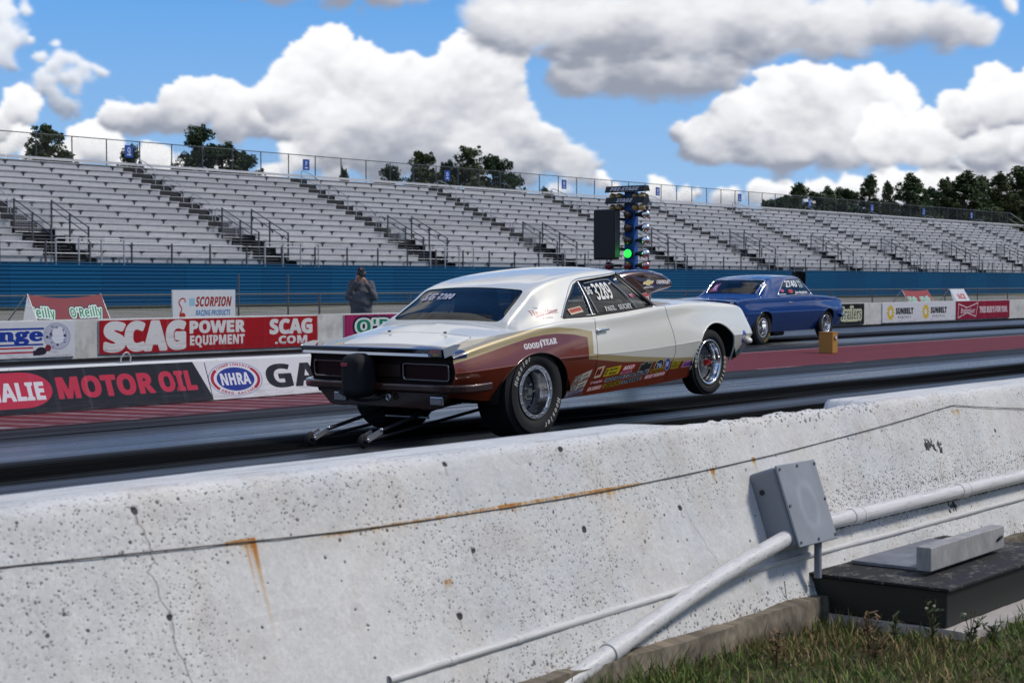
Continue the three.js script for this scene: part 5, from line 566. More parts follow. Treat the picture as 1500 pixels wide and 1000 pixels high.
  // aluminium wing on the deck
  { const sh = new THREE.Shape([[-0.90, 0.812], [-0.97, 0.822], [-1.035, 0.842], [-1.045, 0.838], [-1.03, 0.80], [-1.035, 0.778], [-1.022, 0.776], [-1.0, 0.806], [-0.90, 0.80]].map(([a, b]) => new THREE.Vector2(a, b))); const g = new THREE.ExtrudeGeometry(sh, { depth: 1.56, bevelEnabled: false }).translate(0, 0, -0.80); const w = part('rear_wing', g, mat([0.46, 0.48, 0.52], 0.12, 1), car);
    for (const z of [-0.805, 0.765]) { const e = new THREE.Shape([[-1.035, 0.772], [-1.05, 0.848], [-0.90, 0.868], [-0.83, 0.862], [-0.93, 0.79]].map(([a, b]) => new THREE.Vector2(a, b))); part('end_plate', new THREE.ExtrudeGeometry(e, { depth: 0.006, bevelEnabled: false }).translate(0, 0, z), M.alu, w); }
    const lg = new THREE.PlaneGeometry(0.14, 0.062); part('wing_decal', lg.rotateY(-Math.PI / 2).rotateY(0).translate(-1.048, 0.812, 0.68), mat([0.9, 0.9, 0.9], 0.5, 0, { map: canvasTex(128, 64, (x) => { x.fillStyle = '#6d6f74'; x.fillRect(0, 0, 128, 64); fit(x, 'INDY', 10, 8, 108, 30, 'italic bold $px sans-serif', '#c22a2e', '#e8d8d0', 6); fit(x, 'INDY', 10, 8, 108, 30, 'italic bold $px sans-serif', '#c22a2e'); x.fillStyle = '#c9a827'; x.beginPath(); x.moveTo(30, 44); x.lineTo(112, 42); x.lineTo(60, 60); x.fill(); }) }), w); }
  // parachute pack hung on the bumper
  { const g = new RoundedBoxGeometry(0.24, 0.36, 0.235, 6, 0.075), p = g.attributes.position; for (let i = 0; i < p.count; i++) { const y = p.getY(i), k = 1 + 0.08 * Math.cos(y * 8) + (fbm(p.getX(i) * 9 + 3, y * 9 + p.getZ(i) * 7, 3, 88) - 0.5) * 0.10; p.setX(i, p.getX(i) * k); p.setZ(i, p.getZ(i) * k * (y > 0.1 ? 0.9 : 1)); } g.computeVertexNormals(); const c = part('parachute_pack', g.translate(-1.07, 0.61, -0.13), mat([0.010, 0.010, 0.011], 0.85), car); part('pack_label', rbox(0.008, 0.028, 0.07, 0.003, -1.195, 0.71, -0.17), mat([0.5, 0.06, 0.08], 0.6), c); part('pack_mount', [bar([-0.94, 0.50, -0.22], [-1.1, 0.46, -0.22], 0.02, 0.05), bar([-0.94, 0.50, -0.06], [-1.1, 0.46, -0.06], 0.02, 0.05), tubeOf([[-1.1, 0.47, -0.33], [-1.08, 0.41, -0.15], [-1.0, 0.42, 0.02], [-0.95, 0.48, 0.1]], 0.012, 20, 6)], M.black, c); }
  // wheelie bars: two upper and two lower tubes each side running back to a small wheel
  { const inv = (X, y, Z) => { const dx = X - 11.27, c = Math.cos(0.065), s = Math.sin(0.065); return [dx * c + y * s, -dx * s + y * c, Z + 9.44]; };
    const wb = new THREE.Group(); wb.name = 'wheelie_bar'; car.add(wb); const T = mat([0.06, 0.06, 0.065], 0.35, 0.8);
    for (const [X, Z, Z2] of [[9.65, -9.56, -9.62], [9.76, -9.09, -9.2]]) { part('bar_tube', [rod(inv(X + 0.12, 0.125, Z), inv(11.27, 0.38, Z2), 0.016), rod(inv(X + 0.05, 0.07, Z), inv(11.75, 0.27, Z2), 0.014)], T, wb); part('bar_wheel', [new THREE.TorusGeometry(0.036, 0.022, 10, 24), new THREE.CylinderGeometry(0.034, 0.034, 0.03, 18).rotateX(Math.PI / 2)].map((g) => { const q = inv(X - 0.02, 0.059, Z - 0.03); return g.translate(...q); }), M.rubber, wb); part('wheel_fork', [bar(inv(X - 0.03, 0.07, Z + 0.015), inv(X + 0.14, 0.13, Z + 0.015), 0.012, 0.045), bar(inv(X - 0.02, 0.068, Z - 0.075), inv(X + 0.12, 0.12, Z - 0.075), 0.010, 0.035), rod(inv(X - 0.02, 0.068, Z - 0.08), inv(X - 0.02, 0.068, Z + 0.03), 0.012), new THREE.SphereGeometry(0.016, 10, 8).translate(...inv(X + 0.13, 0.14, Z + 0.02))], M.alu, wb); }
    part('cross_tube', [rod(inv(10.5, 0.19, -9.58), inv(10.55, 0.19, -9.15), 0.011), rod(inv(10.75, 0.3, -9.6), inv(10.75, 0.3, -9.18), 0.011)], M.alu, wb); }
  // hood scoop
  { const prof = new THREE.Shape(); const P = [[2.10, 1.00], [2.13, 1.13], [2.28, 1.185], [2.45, 1.205], [2.66, 1.20], [2.88, 1.165], [3.02, 1.105], [3.03, 1.085], [2.96, 1.075], [2.80, 1.055], [2.68, 1.02], [2.72, 0.99], [2.80, 0.90], [2.14, 0.90]]; P.forEach(([a, b], i) => (i ? prof.lineTo(a, b) : prof.moveTo(a, b)));
    const smooth = new THREE.SplineCurve(P.slice(1, 8).map(([a, b]) => new THREE.Vector2(a, b))).getPoints(30), low2 = new THREE.SplineCurve(P.slice(7, 13).map(([a, b]) => new THREE.Vector2(a, b))).getPoints(24); const sh = new THREE.Shape([...smooth, ...low2, new THREE.Vector2(2.14, 0.90)]);
    const g = new THREE.ExtrudeGeometry(sh, { depth: 0.30, bevelEnabled: true, bevelSize: 0.05, bevelThickness: 0.09, bevelSegments: 5, curveSegments: 10 }); const p = g.attributes.position; for (let i = 0; i < p.count; i++) { const x = p.getX(i), y = p.getY(i), z = p.getZ(i) - 0.15, k = lerp(0.72, 1.12, sstep(2.1, 2.8, x)) * (y < 1.05 ? lerp(0.78, 1, sstep(0.95, 1.06, y)) : 1); p.setZ(i, z * k); } g.computeVertexNormals();
    const sc = part('hood_scoop', g, phys([0.045, 0.014, 0.016], 0.3, 0.3, coat), car);
    const dec = (name, w, h, x, y, z, rz, draw, tw, th) => { const q = new THREE.PlaneGeometry(w, h).rotateZ(rz).translate(x, y, z); part(name, q, mat([0.9, 0.9, 0.9], 0.5, 0, { map: canvasTex(tw, th, draw), alphaTest: 0.5 }), sc); };
    dec('scoop_emblem', 0.20, 0.085, 2.62, 1.115, 0.275, 0, (x, w, h) => { x.clearRect(0, 0, w, h); x.fillStyle = '#d9c27a'; x.strokeStyle = '#e8e4d8'; x.lineWidth = 4; x.beginPath(); const q = [[8, 40], [26, 18], [70, 18], [74, 6], [126, 6], [122, 18], [186, 18], [168, 42], [124, 42], [120, 54], [66, 54], [70, 42]]; q.forEach(([a, b], i) => (i ? x.lineTo(a, b) : x.moveTo(a, b))); x.closePath(); x.fill(); x.stroke(); x.fillStyle = '#ddd'; x.fillRect(30, 66, 130, 5); x.fillRect(10, 76, 170, 5); }, 192, 84);
    dec('scoop_lettering', 0.24, 0.05, 2.87, 1.118, 0.283, -0.06, (x, w, h) => { x.clearRect(0, 0, w, h); fit(x, 'CHEVROLET', 4, 8, w - 8, h - 16, SANS, '#e3dcdc', '#e3dcdc', 5); }, 240, 50);
    dec('scoop_sticker', 0.16, 0.085, 2.60, 0.985, 0.235, 0.02, (x, w, h) => { x.fillStyle = '#d8d4d0'; x.fillRect(0, 0, w, h); x.fillStyle = '#c2474b'; x.fillRect(4, 4, w - 8, h * 0.4); fit(x, 'VP RACING', 10, h * 0.54, w - 20, h * 0.32, SANS, '#5d5d60', '#5d5d60', 6); }, 128, 68); }
  // front bumper end
  part('front_bumper', [new THREE.SphereGeometry(0.03, 14, 10).scale(1.4, 1, 1).translate(3.44, 0.50, 0.895), tubeOf([[3.40, 0.50, -0.87], [3.60, 0.50, -0.78], [3.74, 0.505, -0.5], [3.78, 0.505, 0], [3.74, 0.505, 0.5], [3.60, 0.50, 0.78], [3.44, 0.50, 0.895]], 0.030, 60, 10)], phys('#e6e2d4', 0.35, 0, coat), car);
  { const nose = new THREE.Shape(); const q = []; for (let i = 0; i <= 30; i++) { const p = lower(3.70, i / 30); q.push([p.y, p.z]); } q.forEach(([y, z], i) => (i ? nose.lineTo(z, y) : nose.moveTo(z, y))); for (let i = q.length - 1; i >= 0; i--) nose.lineTo(-q[i][1], q[i][0]); part('grille', (() => { const g = new THREE.ShapeGeometry(nose); g.rotateY(Math.PI / 2); g.scale(1, 1, -1); return g.translate(3.698, 0, 0); })(), mat([0.02, 0.02, 0.02], 0.6, 0.3, { side: THREE.DoubleSide }), car); }
  // cabin: floor, dash, two seats, roll cage, driver's wheel
  part('cabin_floor', [box(2.3, 0.04, 1.5, 1.0, 0.56, 0), box(0.3, 0.2, 1.4, 1.85, 0.86, 0), box(0.55, 0.04, 1.35, 0.15, 0.90, 0)], mat([0.02, 0.02, 0.022], 0.9), car);
  for (const z of [-0.36, 0.36]) { const st = part('seat', rbox(0.45, 0.16, 0.46, 0.06, 1.05, 0.66, z), mat([0.025, 0.025, 0.028], 0.8), car); const b = rbox(0.14, 0.62, 0.46, 0.06); b.rotateZ(0.22); part('backrest', b.translate(0.80, 0.92, z), mat([0.03, 0.03, 0.033], 0.8), st); part('headrest', rbox(0.08, 0.16, 0.26, 0.035, 0.72, 1.22, z), mat([0.02, 0.02, 0.02], 0.8), st); }
  part('roll_cage', [...[-0.56, 0.56].flatMap((z) => [rod([0.68, 0.6, z * 1.08], [0.72, 1.24, z * 0.95], 0.021), rod([0.72, 1.24, z * 0.95], [1.6, 1.24, z * 0.95], 0.021), rod([1.6, 1.24, z * 0.95], [2.0, 0.6, z * 1.25], 0.021), rod([0.72, 1.22, z * 0.93], [-0.05, 0.92, z * 0.8], 0.021)]), rod([0.72, 1.24, -0.53], [0.72, 1.24, 0.53], 0.021), rod([0.7, 0.95, -0.58], [0.7, 0.95, 0.58], 0.021), rod([0.7, 1.2, -0.5], [0.69, 0.65, 0.5], 0.018)], mat([0.25, 0.24, 0.24], 0.4, 0.3), car);
  part('steering_wheel', new THREE.TorusGeometry(0.16, 0.014, 8, 28).rotateY(Math.PI / 2).rotateZ(-0.35).translate(1.5, 0.98, -0.36), M.black, car);
  // lettering on the glass
  { const wl = canvasTex(1024, 512, (x, w, h) => { const X = (a) => ((a - 0.4) / 1.6) * w, Y = (b) => (1 - (b - 0.9) / 0.4) * h; x.clearRect(0, 0, w, h); const c = '#e4e2da'; const sk = (t, a, b, y0, y1, f, lw) => { x.save(); x.transform(1, 0, 0.0, 1, 0, 0); fit(x, t, X(a), Y(y1), X(b) - X(a), Y(y0) - Y(y1), f, c, c, lw); x.restore(); }; sk('S/G', 0.985, 1.075, 1.128, 1.195, 'italic bold $px sans-serif', 2); sk('3289', 1.10, 1.345, 1.073, 1.216, SANS, 1); sk('PAUL   SUCHY', 1.135, 1.545, 0.972, 1.012, '$px serif', 1); x.save(); x.translate(X(0.70), Y(1.012)); x.rotate(-0.12); x.fillStyle = '#cfc4a8'; x.fillRect(-62, -32, 128, 64); x.fillStyle = '#d2472c'; x.fillRect(-56, -24, 116, 40); fit(x, 'COMPETITION', -50, -16, 104, 24, SANS, '#40211a', '#40211a', 4); x.restore(); x.fillStyle = '#a62d52'; x.beginPath(); x.ellipse(X(1.625), Y(1.075), 22, 20, 0, 0, 7); x.fill(); fit(x, 'NHRA', X(1.60), Y(1.09), 30, 12, SANS, '#ddd'); });
    part('window_lettering', panel(upper, { u: [0.4, 2.0, 100], v: [0, 0.6, 40], f: (p) => Math.max(p.z > 0.45 && p.y > 0.95 ? sdPoly(DLO, p.x, p.y) : 9, 0.9 - p.y), off: 0.0015, uvOf: (p) => [(p.x - 0.4) / 1.6, (p.y - 0.9) / 0.4] }), mat([0.9, 0.9, 0.9], 0.6, 0, { map: wl, alphaTest: 0.5 }), car);
    const rl = canvasTex(512, 128, (x, w, h) => { x.clearRect(0, 0, w, h); fit(x, 'S/G 3289', 10, 16, 480, 90, 'italic bold $px sans-serif', '#c9c8d6', '#c9c8d6', 2); });
    part('rear_lettering', panel(upper, { u: [0.05, 0.34, 30], v: [0.3, 1, 40], f: (p, u) => sdBox(u, p.z, 0.225, 0.30, 0.06, 0.19, 0.001), off: 0.0015, mirror: true, uvOf: (p) => [1 - (p.z - 0.11) / 0.38, (p.y - 1.115) / 0.085] }), mat([0.9, 0.9, 0.9], 0.6, 0, { map: rl, alphaTest: 0.5 }), car); }
  // wheels
  const hoosR = letterTex([['Hoosier', 2.35, 0.15], ['Hoosier', -0.79, 0.15]], '#bdbbb6', 0, 0, { px: 62, style: 'italic', lw: 2 }), hoosF = letterTex([['HOOSIER', 2.0, 0.165], ['HOOSIER', -1.1, 0.165]], '#cbc6ae', 0, 0, { px: 60, lw: 1 });
  const rw = wheel({ R: 0.392, w: 0.37, rim: 0.2175, round: 0.05, dish: 0.135, bolts: true, holes: 10, holeAt: 0.125, holeR: 0.017, words: hoosR, hubM: M.galvDark, disc: M.chrome }); rw.position.set(0, 0.389, 0.695); car.add(rw);
  const rf = rw.clone(); rf.rotation.y = Math.PI; rf.position.z = -0.695; car.add(rf);
  const fwh = wheel({ R: 0.312, w: 0.165, rim: 0.2165, round: 0.035, dish: 0.07, holes: 12, holeAt: 0.145, holeR: 0.016, holes2: 12, hole2At: 0.108, hole2R: 0.012, words: hoosF, hubM: phys([0.35, 0.02, 0.03], 0.3, 0.5) }); fwh.position.set(2.77, 0.355, 0.775); car.add(fwh);
  const ff = fwh.clone(); ff.rotation.y = Math.PI; ff.position.z = -0.775; car.add(ff);
}
// ---------------------------------------------------------------- the blue car in the far lane
{
  const NOVA = { body: [[-1.05, 0.42, 0.78, 0.66, 0.86, 0.90, 0.84, 0.955], [-0.9, 0.36, 0.80, 0.66, 0.88, 0.935, 0.85, 0.968], [-0.4, 0.30, 0.78, 0.66, 0.90, 0.957, 0.85, 0.985], [0.2, 0.26, 0.72, 0.66, 0.905, 0.965, 0.85, 0.995], [0.8, 0.24, 0.72, 0.655, 0.905, 0.965, 0.85, 0.995], [1.6, 0.23, 0.72, 0.65, 0.905, 0.965, 0.85, 0.995], [2.2, 0.23, 0.72, 0.645, 0.905, 0.96, 0.85, 0.995], [2.6, 0.24, 0.72, 0.64, 0.905, 0.945, 0.845, 0.985], [3.0, 0.26, 0.73, 0.63, 0.90, 0.92, 0.83, 0.96], [3.4, 0.30, 0.80, 0.62, 0.885, 0.885, 0.81, 0.92], [3.58, 0.36, 0.77, 0.61, 0.85, 0.85, 0.77, 0.88], [3.66, 0.42, 0.72, 0.60, 0.80, 0.80, 0.72, 0.82]],
    roof: [[-0.02, 0.75, 0.965, 0.985, 0], [0.1, 0.71, 1.02, 1.045, 0], [0.3, 0.685, 1.16, 1.19, -0.02], [0.5, 0.668, 1.28, 1.325, -0.02], [0.7, 0.655, 1.345, 1.39, 0], [1.2, 0.645, 1.372, 1.43, 0], [1.8, 0.64, 1.365, 1.42, 0.02], [1.9, 0.645, 1.335, 1.395, 0.06], [2.05, 0.69, 1.19, 1.24, 0.16], [2.2, 0.76, 1.03, 1.05, 0.25], [2.28, 0.82, 0.975, 0.985, 0.28]] };
  const W = [[0.67, 1.005], [0.95, 1.20], [1.17, 1.318], [1.86, 1.332], [2.02, 1.17], [2.15, 1.005]];
  const coat = { clearcoat: 1, clearcoatRoughness: 0.05, specularIntensity: 0.3 }, blue = phys([0.003, 0.040, 0.19], 0.4, 0, coat), glass = phys([0.35, 0.38, 0.42], 0.03, 0, { transmission: 1, thickness: 0 });
  const car = thing('drag_car', 'dark blue vintage coupe with a white race number in the far lane', 'race car', [31.05, 0, -18.6]); car.rotation.z = 0.018;
  const { lower, upper } = bodySurfaces({ ...NOVA, crease: 0.02 });
  const aR = (p) => (p.z > 0.5 && p.y < 0.78 ? (1 - Math.hypot((p.x - 0.02) / 0.42, (p.y - 0.30) / 0.40)) * 0.4 : -1), aF = (p) => (p.z > 0.5 && p.y < 0.78 ? (1 - Math.hypot((p.x - 2.80) / 0.36, (p.y - 0.32) / 0.36)) * 0.36 : -1);
  const foot = (p) => (p.y > 0.9 ? -sdBox(p.x, p.z, 1.13, 0, 1.02, 0.74, 0.1) : -1), doorP = [[0.98, 0.22], [0.98, 1.0], [2.12, 1.02], [2.14, 0.7], [2.10, 0.22]], door = (p) => (p.z > 0.5 ? sdPoly(doorP, p.x, p.y) : 9);
  const side = (p) => (p.z > 0.45 && p.y > 0.97 ? sdPoly(W, p.x, p.y) : 9), rear = (p, u) => sdBox(u, p.z, 0.33, 0, 0.21, 0.62, 0.05), front = (p, u) => sdBox(u, p.z, 2.05, 0, 0.13, 0.64, 0.04);
  for (const m of [false, true]) {
    part('body_shell', panel(lower, { u: [-1.05, 3.66, 160], v: [0, 1, 44], f: (p) => Math.max(aR(p), aF(p), foot(p), -door(p) + 0.004), mirror: m }), blue, car);
    const d = part('door', panel(lower, { u: [0.9, 2.2, 70], v: [0, 0.72, 34], f: (p) => Math.max(door(p) + 0.004, foot(p)), mirror: m }), blue, car); part('door_handle', rbox(0.14, 0.025, 0.03, 0.008, 1.1, 0.85, (m ? -1 : 1) * 0.885), M.chrome, d);
    part('inner_shell', panel(lower, { u: [-1.0, 3.6, 70], v: [0, 1, 24], f: (p) => Math.max(aR(p), aF(p), foot(p)), off: -0.02, mirror: m }), M.black, car);
    const gv = { u: [-0.02, 2.28, 150], v: [0, 1, 50] };
    part('roof', panel(upper, { ...gv, f: (p, u) => Math.max(-side(p), -rear(p, u), -front(p, u)), mirror: m }), blue, car);
    const G = (n, f) => part(n, panel(upper, { ...gv, f, off: -0.005, mirror: m }), glass, car); G('rear_window', (p, u) => rear(p, u) - 0.004); G('windshield', (p, u) => front(p, u) - 0.004); G('side_window', (p) => side(p) - 0.003);
    const on = (x, y) => { let lo = 0, hi = 0.6; for (let i = 0; i < 28; i++) { const q = (lo + hi) / 2; if (upper(x, q).y < y) lo = q; else hi = q; } const p = upper(x, lo); return [p.x, p.y, (p.z + 0.004) * (m ? -1 : 1)]; };
    part('window_trim', tubeOf(W.concat([[1.9, 0.998], [1.3, 0.998]]).map((q) => on(...q)), 0.010, 120, 5, true), M.chrome, car); part('pillar_trim', tubeOf([[1.88, 1.335], [2.03, 1.18], [2.17, 1.0]].map((q) => on(...q)), 0.012, 20, 5), M.chrome, car);
    const onL = (x, y) => { let lo = 0, hi = 0.55; for (let i = 0; i < 28; i++) { const q = (lo + hi) / 2; if (lower(x, q).y < y) lo = q; else hi = q; } const p = lower(x, lo); return [p.x, p.y, (p.z + 0.002) * (m ? -1 : 1)]; };
    part('arch_lip', tubeOf(Array.from({ length: 25 }, (_, i) => { const a = (i / 24) * 3.14; return onL(0.02 + Math.cos(a) * 0.42, 0.30 + Math.sin(a) * 0.40); }), 0.012, 50, 5), blue, car); part('arch_lip', tubeOf(Array.from({ length: 25 }, (_, i) => { const a = (i / 24) * 3.14; return onL(2.8 + Math.cos(a) * 0.36, 0.32 + Math.sin(a) * 0.36); }), 0.012, 50, 5), blue, car);
  }
  // rear glass surround, tail, bumpers
  part('glass_trim', (() => { const q = []; for (let i = 0; i <= 10; i++) { const p = upper(lerp(0.12, 0.54, i / 10), 0.62); q.push([p.x, p.y + 0.004, 0]); } const loop = []; const put = (u, z) => { let lo = 0.3, hi = 1; for (let k = 0; k < 26; k++) { const h = (lo + hi) / 2; if (upper(u, h).z > z) lo = h; else hi = h; } const p = upper(u, lo); return p; }; for (const [u, z] of [[0.13, 0.60], [0.33, 0.615], [0.53, 0.60], [0.53, 0.3], [0.53, 0.01]]) { const p = put(u, z); loop.push([p.x, p.y + 0.004, p.z]); } const all = [...loop, ...loop.slice(0, -1).reverse().map(([a, b, c]) => [a, b, -c])]; return tubeOf(all, 0.011, 120, 5); })(), M.chrome, car);
  const sec = []; for (let i = 0; i <= 30; i++) { const p = lower(-1.05, i / 30); sec.push([p.y, p.z]); } const tail = new THREE.Shape(); sec.forEach(([y, z], i) => (i ? tail.lineTo(z, y) : tail.moveTo(z, y))); for (let i = sec.length - 1; i >= 0; i--) tail.lineTo(-sec[i][1], sec[i][0]);
  part('tail_panel', new THREE.ShapeGeometry(tail).rotateY(-Math.PI / 2).translate(-1.045, 0, 0), phys([0.006, 0.02, 0.10], 0.4, 0.1, coat), car);
  for (const z of [-0.74, 0.74]) { const t = part('taillight', rbox(0.03, 0.17, 0.085, 0.01, -1.06, 0.82, z), M.chrome, car); part('lens', rbox(0.02, 0.13, 0.05, 0.008, -1.073, 0.82, z), mat([0.25, 0.01, 0.01], 0.3), t); }
  part('rear_bumper', tubeOf([[-0.75, 0.56, -0.90], [-1.06, 0.55, -0.82], [-1.12, 0.55, 0], [-1.06, 0.55, 0.82], [-0.75, 0.56, 0.90]], 0.04, 60, 8), blue, car); part('front_bumper', tubeOf([[3.35, 0.50, -0.9], [3.62, 0.5, -0.80], [3.73, 0.5, 0], [3.62, 0.5, 0.80], [3.35, 0.5, 0.9]], 0.04, 60, 8), blue, car);
  part('grille', box(0.02, 0.34, 1.4, 3.655, 0.62, 0), M.black, car); for (const z of [-0.56, 0.56]) part('headlight', new THREE.CylinderGeometry(0.09, 0.09, 0.04, 24).rotateZ(Math.PI / 2).translate(3.67, 0.66, z), mat([0.7, 0.7, 0.7], 0.1, 0.5), car);
  part('chassis', [box(3.1, 0.3, 1.2, 1.6, 0.40, 0), box(1.4, 0.3, 0.84, -0.2, 0.5, 0), rod([0, 0.34, -0.6], [0, 0.34, 0.6], 0.05), new THREE.SphereGeometry(0.15, 14, 10).translate(0, 0.33, 0), rbox(0.5, 0.2, 0.5, 0.05, 1.4, 0.22, 0.2)], M.black, car);
  part('cabin_floor', [box(2.0, 0.04, 1.5, 1.1, 0.6, 0), box(0.3, 0.2, 1.4, 2.1, 0.88, 0), box(0.4, 0.04, 1.3, 0.35, 0.92, 0)], M.black, car);
  const hel = new THREE.SphereGeometry(0.14, 20, 14).scale(1.05, 1.1, 0.95).translate(1.28, 1.16, -0.36);
  part('driver_helmet', hel, mat([0.02, 0.02, 0.022], 0.3), car);
  for (const z of [-0.36, 0.36]) { const s = part('seat', rbox(0.45, 0.16, 0.46, 0.06, 1.3, 0.70, z), M.black, car); part('backrest', rbox(0.14, 0.6, 0.46, 0.05).rotateZ(0.2).translate(1.02, 0.95, z), M.black, s); }
  part('roll_cage', [...[-0.55, 0.55].flatMap((z) => [rod([0.92, 0.6, z], [0.95, 1.33, z * 0.97], 0.022), rod([0.95, 1.33, z * 0.97], [1.85, 1.32, z * 0.97], 0.022), rod([1.85, 1.32, z * 0.97], [2.2, 0.7, z * 1.1], 0.022)]), rod([0.95, 1.33, -0.53], [0.95, 1.33, 0.53], 0.022)], M.black, car);
  const wl = canvasTex(512, 160, (x, w, h) => { x.clearRect(0, 0, w, h); const c = '#dfe6ee'; fit(x, '2740', 196, 18, 150, 58, SANS, c, c, 1); fit(x, 'NG', 366, 16, 50, 30, SANS, '#a9c4cc', '#a9c4cc', 2); fit(x, 'SST', 366, 54, 60, 30, SANS, '#a9c4cc', '#a9c4cc', 2); x.fillStyle = '#b4507c'; x.beginPath(); x.ellipse(126, 104, 22, 15, 0, 0, 7); x.fill(); x.fillStyle = '#b8342f'; x.beginPath(); x.ellipse(232, 112, 30, 17, 0, 0, 7); x.fill(); fit(x, 'Jim Boyken', 278, 114, 170, 28, 'italic bold $px sans-serif', c, c, 3); x.fillStyle = '#c9ccd8'; x.fillRect(50, 132, 110, 8); });
  part('window_lettering', panel(upper, { u: [0.5, 2.28, 90], v: [0, 0.6, 36], f: (p) => side(p), off: 0.0015, uvOf: (p) => [(p.x - 0.5) / 1.7, (p.y - 0.97) / 0.38] }), mat([0.9, 0.9, 0.9], 0.6, 0, { map: wl, alphaTest: 0.5 }), car);
  const rl = canvasTex(128, 128, (x) => { x.clearRect(0, 0, 128, 128); x.fillStyle = '#a04f86'; x.beginPath(); x.moveTo(20, 110); x.lineTo(50, 20); x.lineTo(110, 14); x.lineTo(90, 60); x.lineTo(112, 100); x.fill(); fit(x, 'R', 48, 34, 40, 52, SANS, '#d9c6de'); });
  part('rear_decal', panel(upper, { u: [0.1, 0.55, 30], v: [0.3, 1, 30], f: (p, u) => sdBox(u, p.z, 0.33, 0.46, 0.16, 0.13, 0.001), off: 0.0015, mirror: true, uvOf: (p) => [1 - (p.z - 0.33) / 0.26, (p.y - 1.05) / 0.24] }), mat([0.9, 0.9, 0.9], 0.6, 0, { map: rl, alphaTest: 0.5 }), car);
  const yl = letterTex([['MICKEY', 2.6, 0.17], ['THOMPSON', -0.6, 0.17]], '#c2a93c', 0, 0, { px: 54, lw: 3 });
  const rw = wheel({ R: 0.37, w: 0.34, rim: 0.20, round: 0.05, dish: 0.12, bolts: true, holes: 10, holeAt: 0.12, holeR: 0.016, words: yl }); rw.position.set(0.02, 0.355, 0.68); car.add(rw); const r2 = rw.clone(); r2.rotation.y = Math.PI; r2.position.z = -0.68; car.add(r2);
  const fw = wheel({ R: 0.315, w: 0.15, rim: 0.20, round: 0.03, dish: 0.05, holes: 5, holeAt: 0.12, holeR: 0.042, holes2: 5, hole2At: 0.16, hole2R: 0.012 }); fw.position.set(2.80, 0.335, 0.775); car.add(fw); const f2 = fw.clone(); f2.rotation.y = Math.PI; f2.position.z = -0.775; car.add(f2);
}
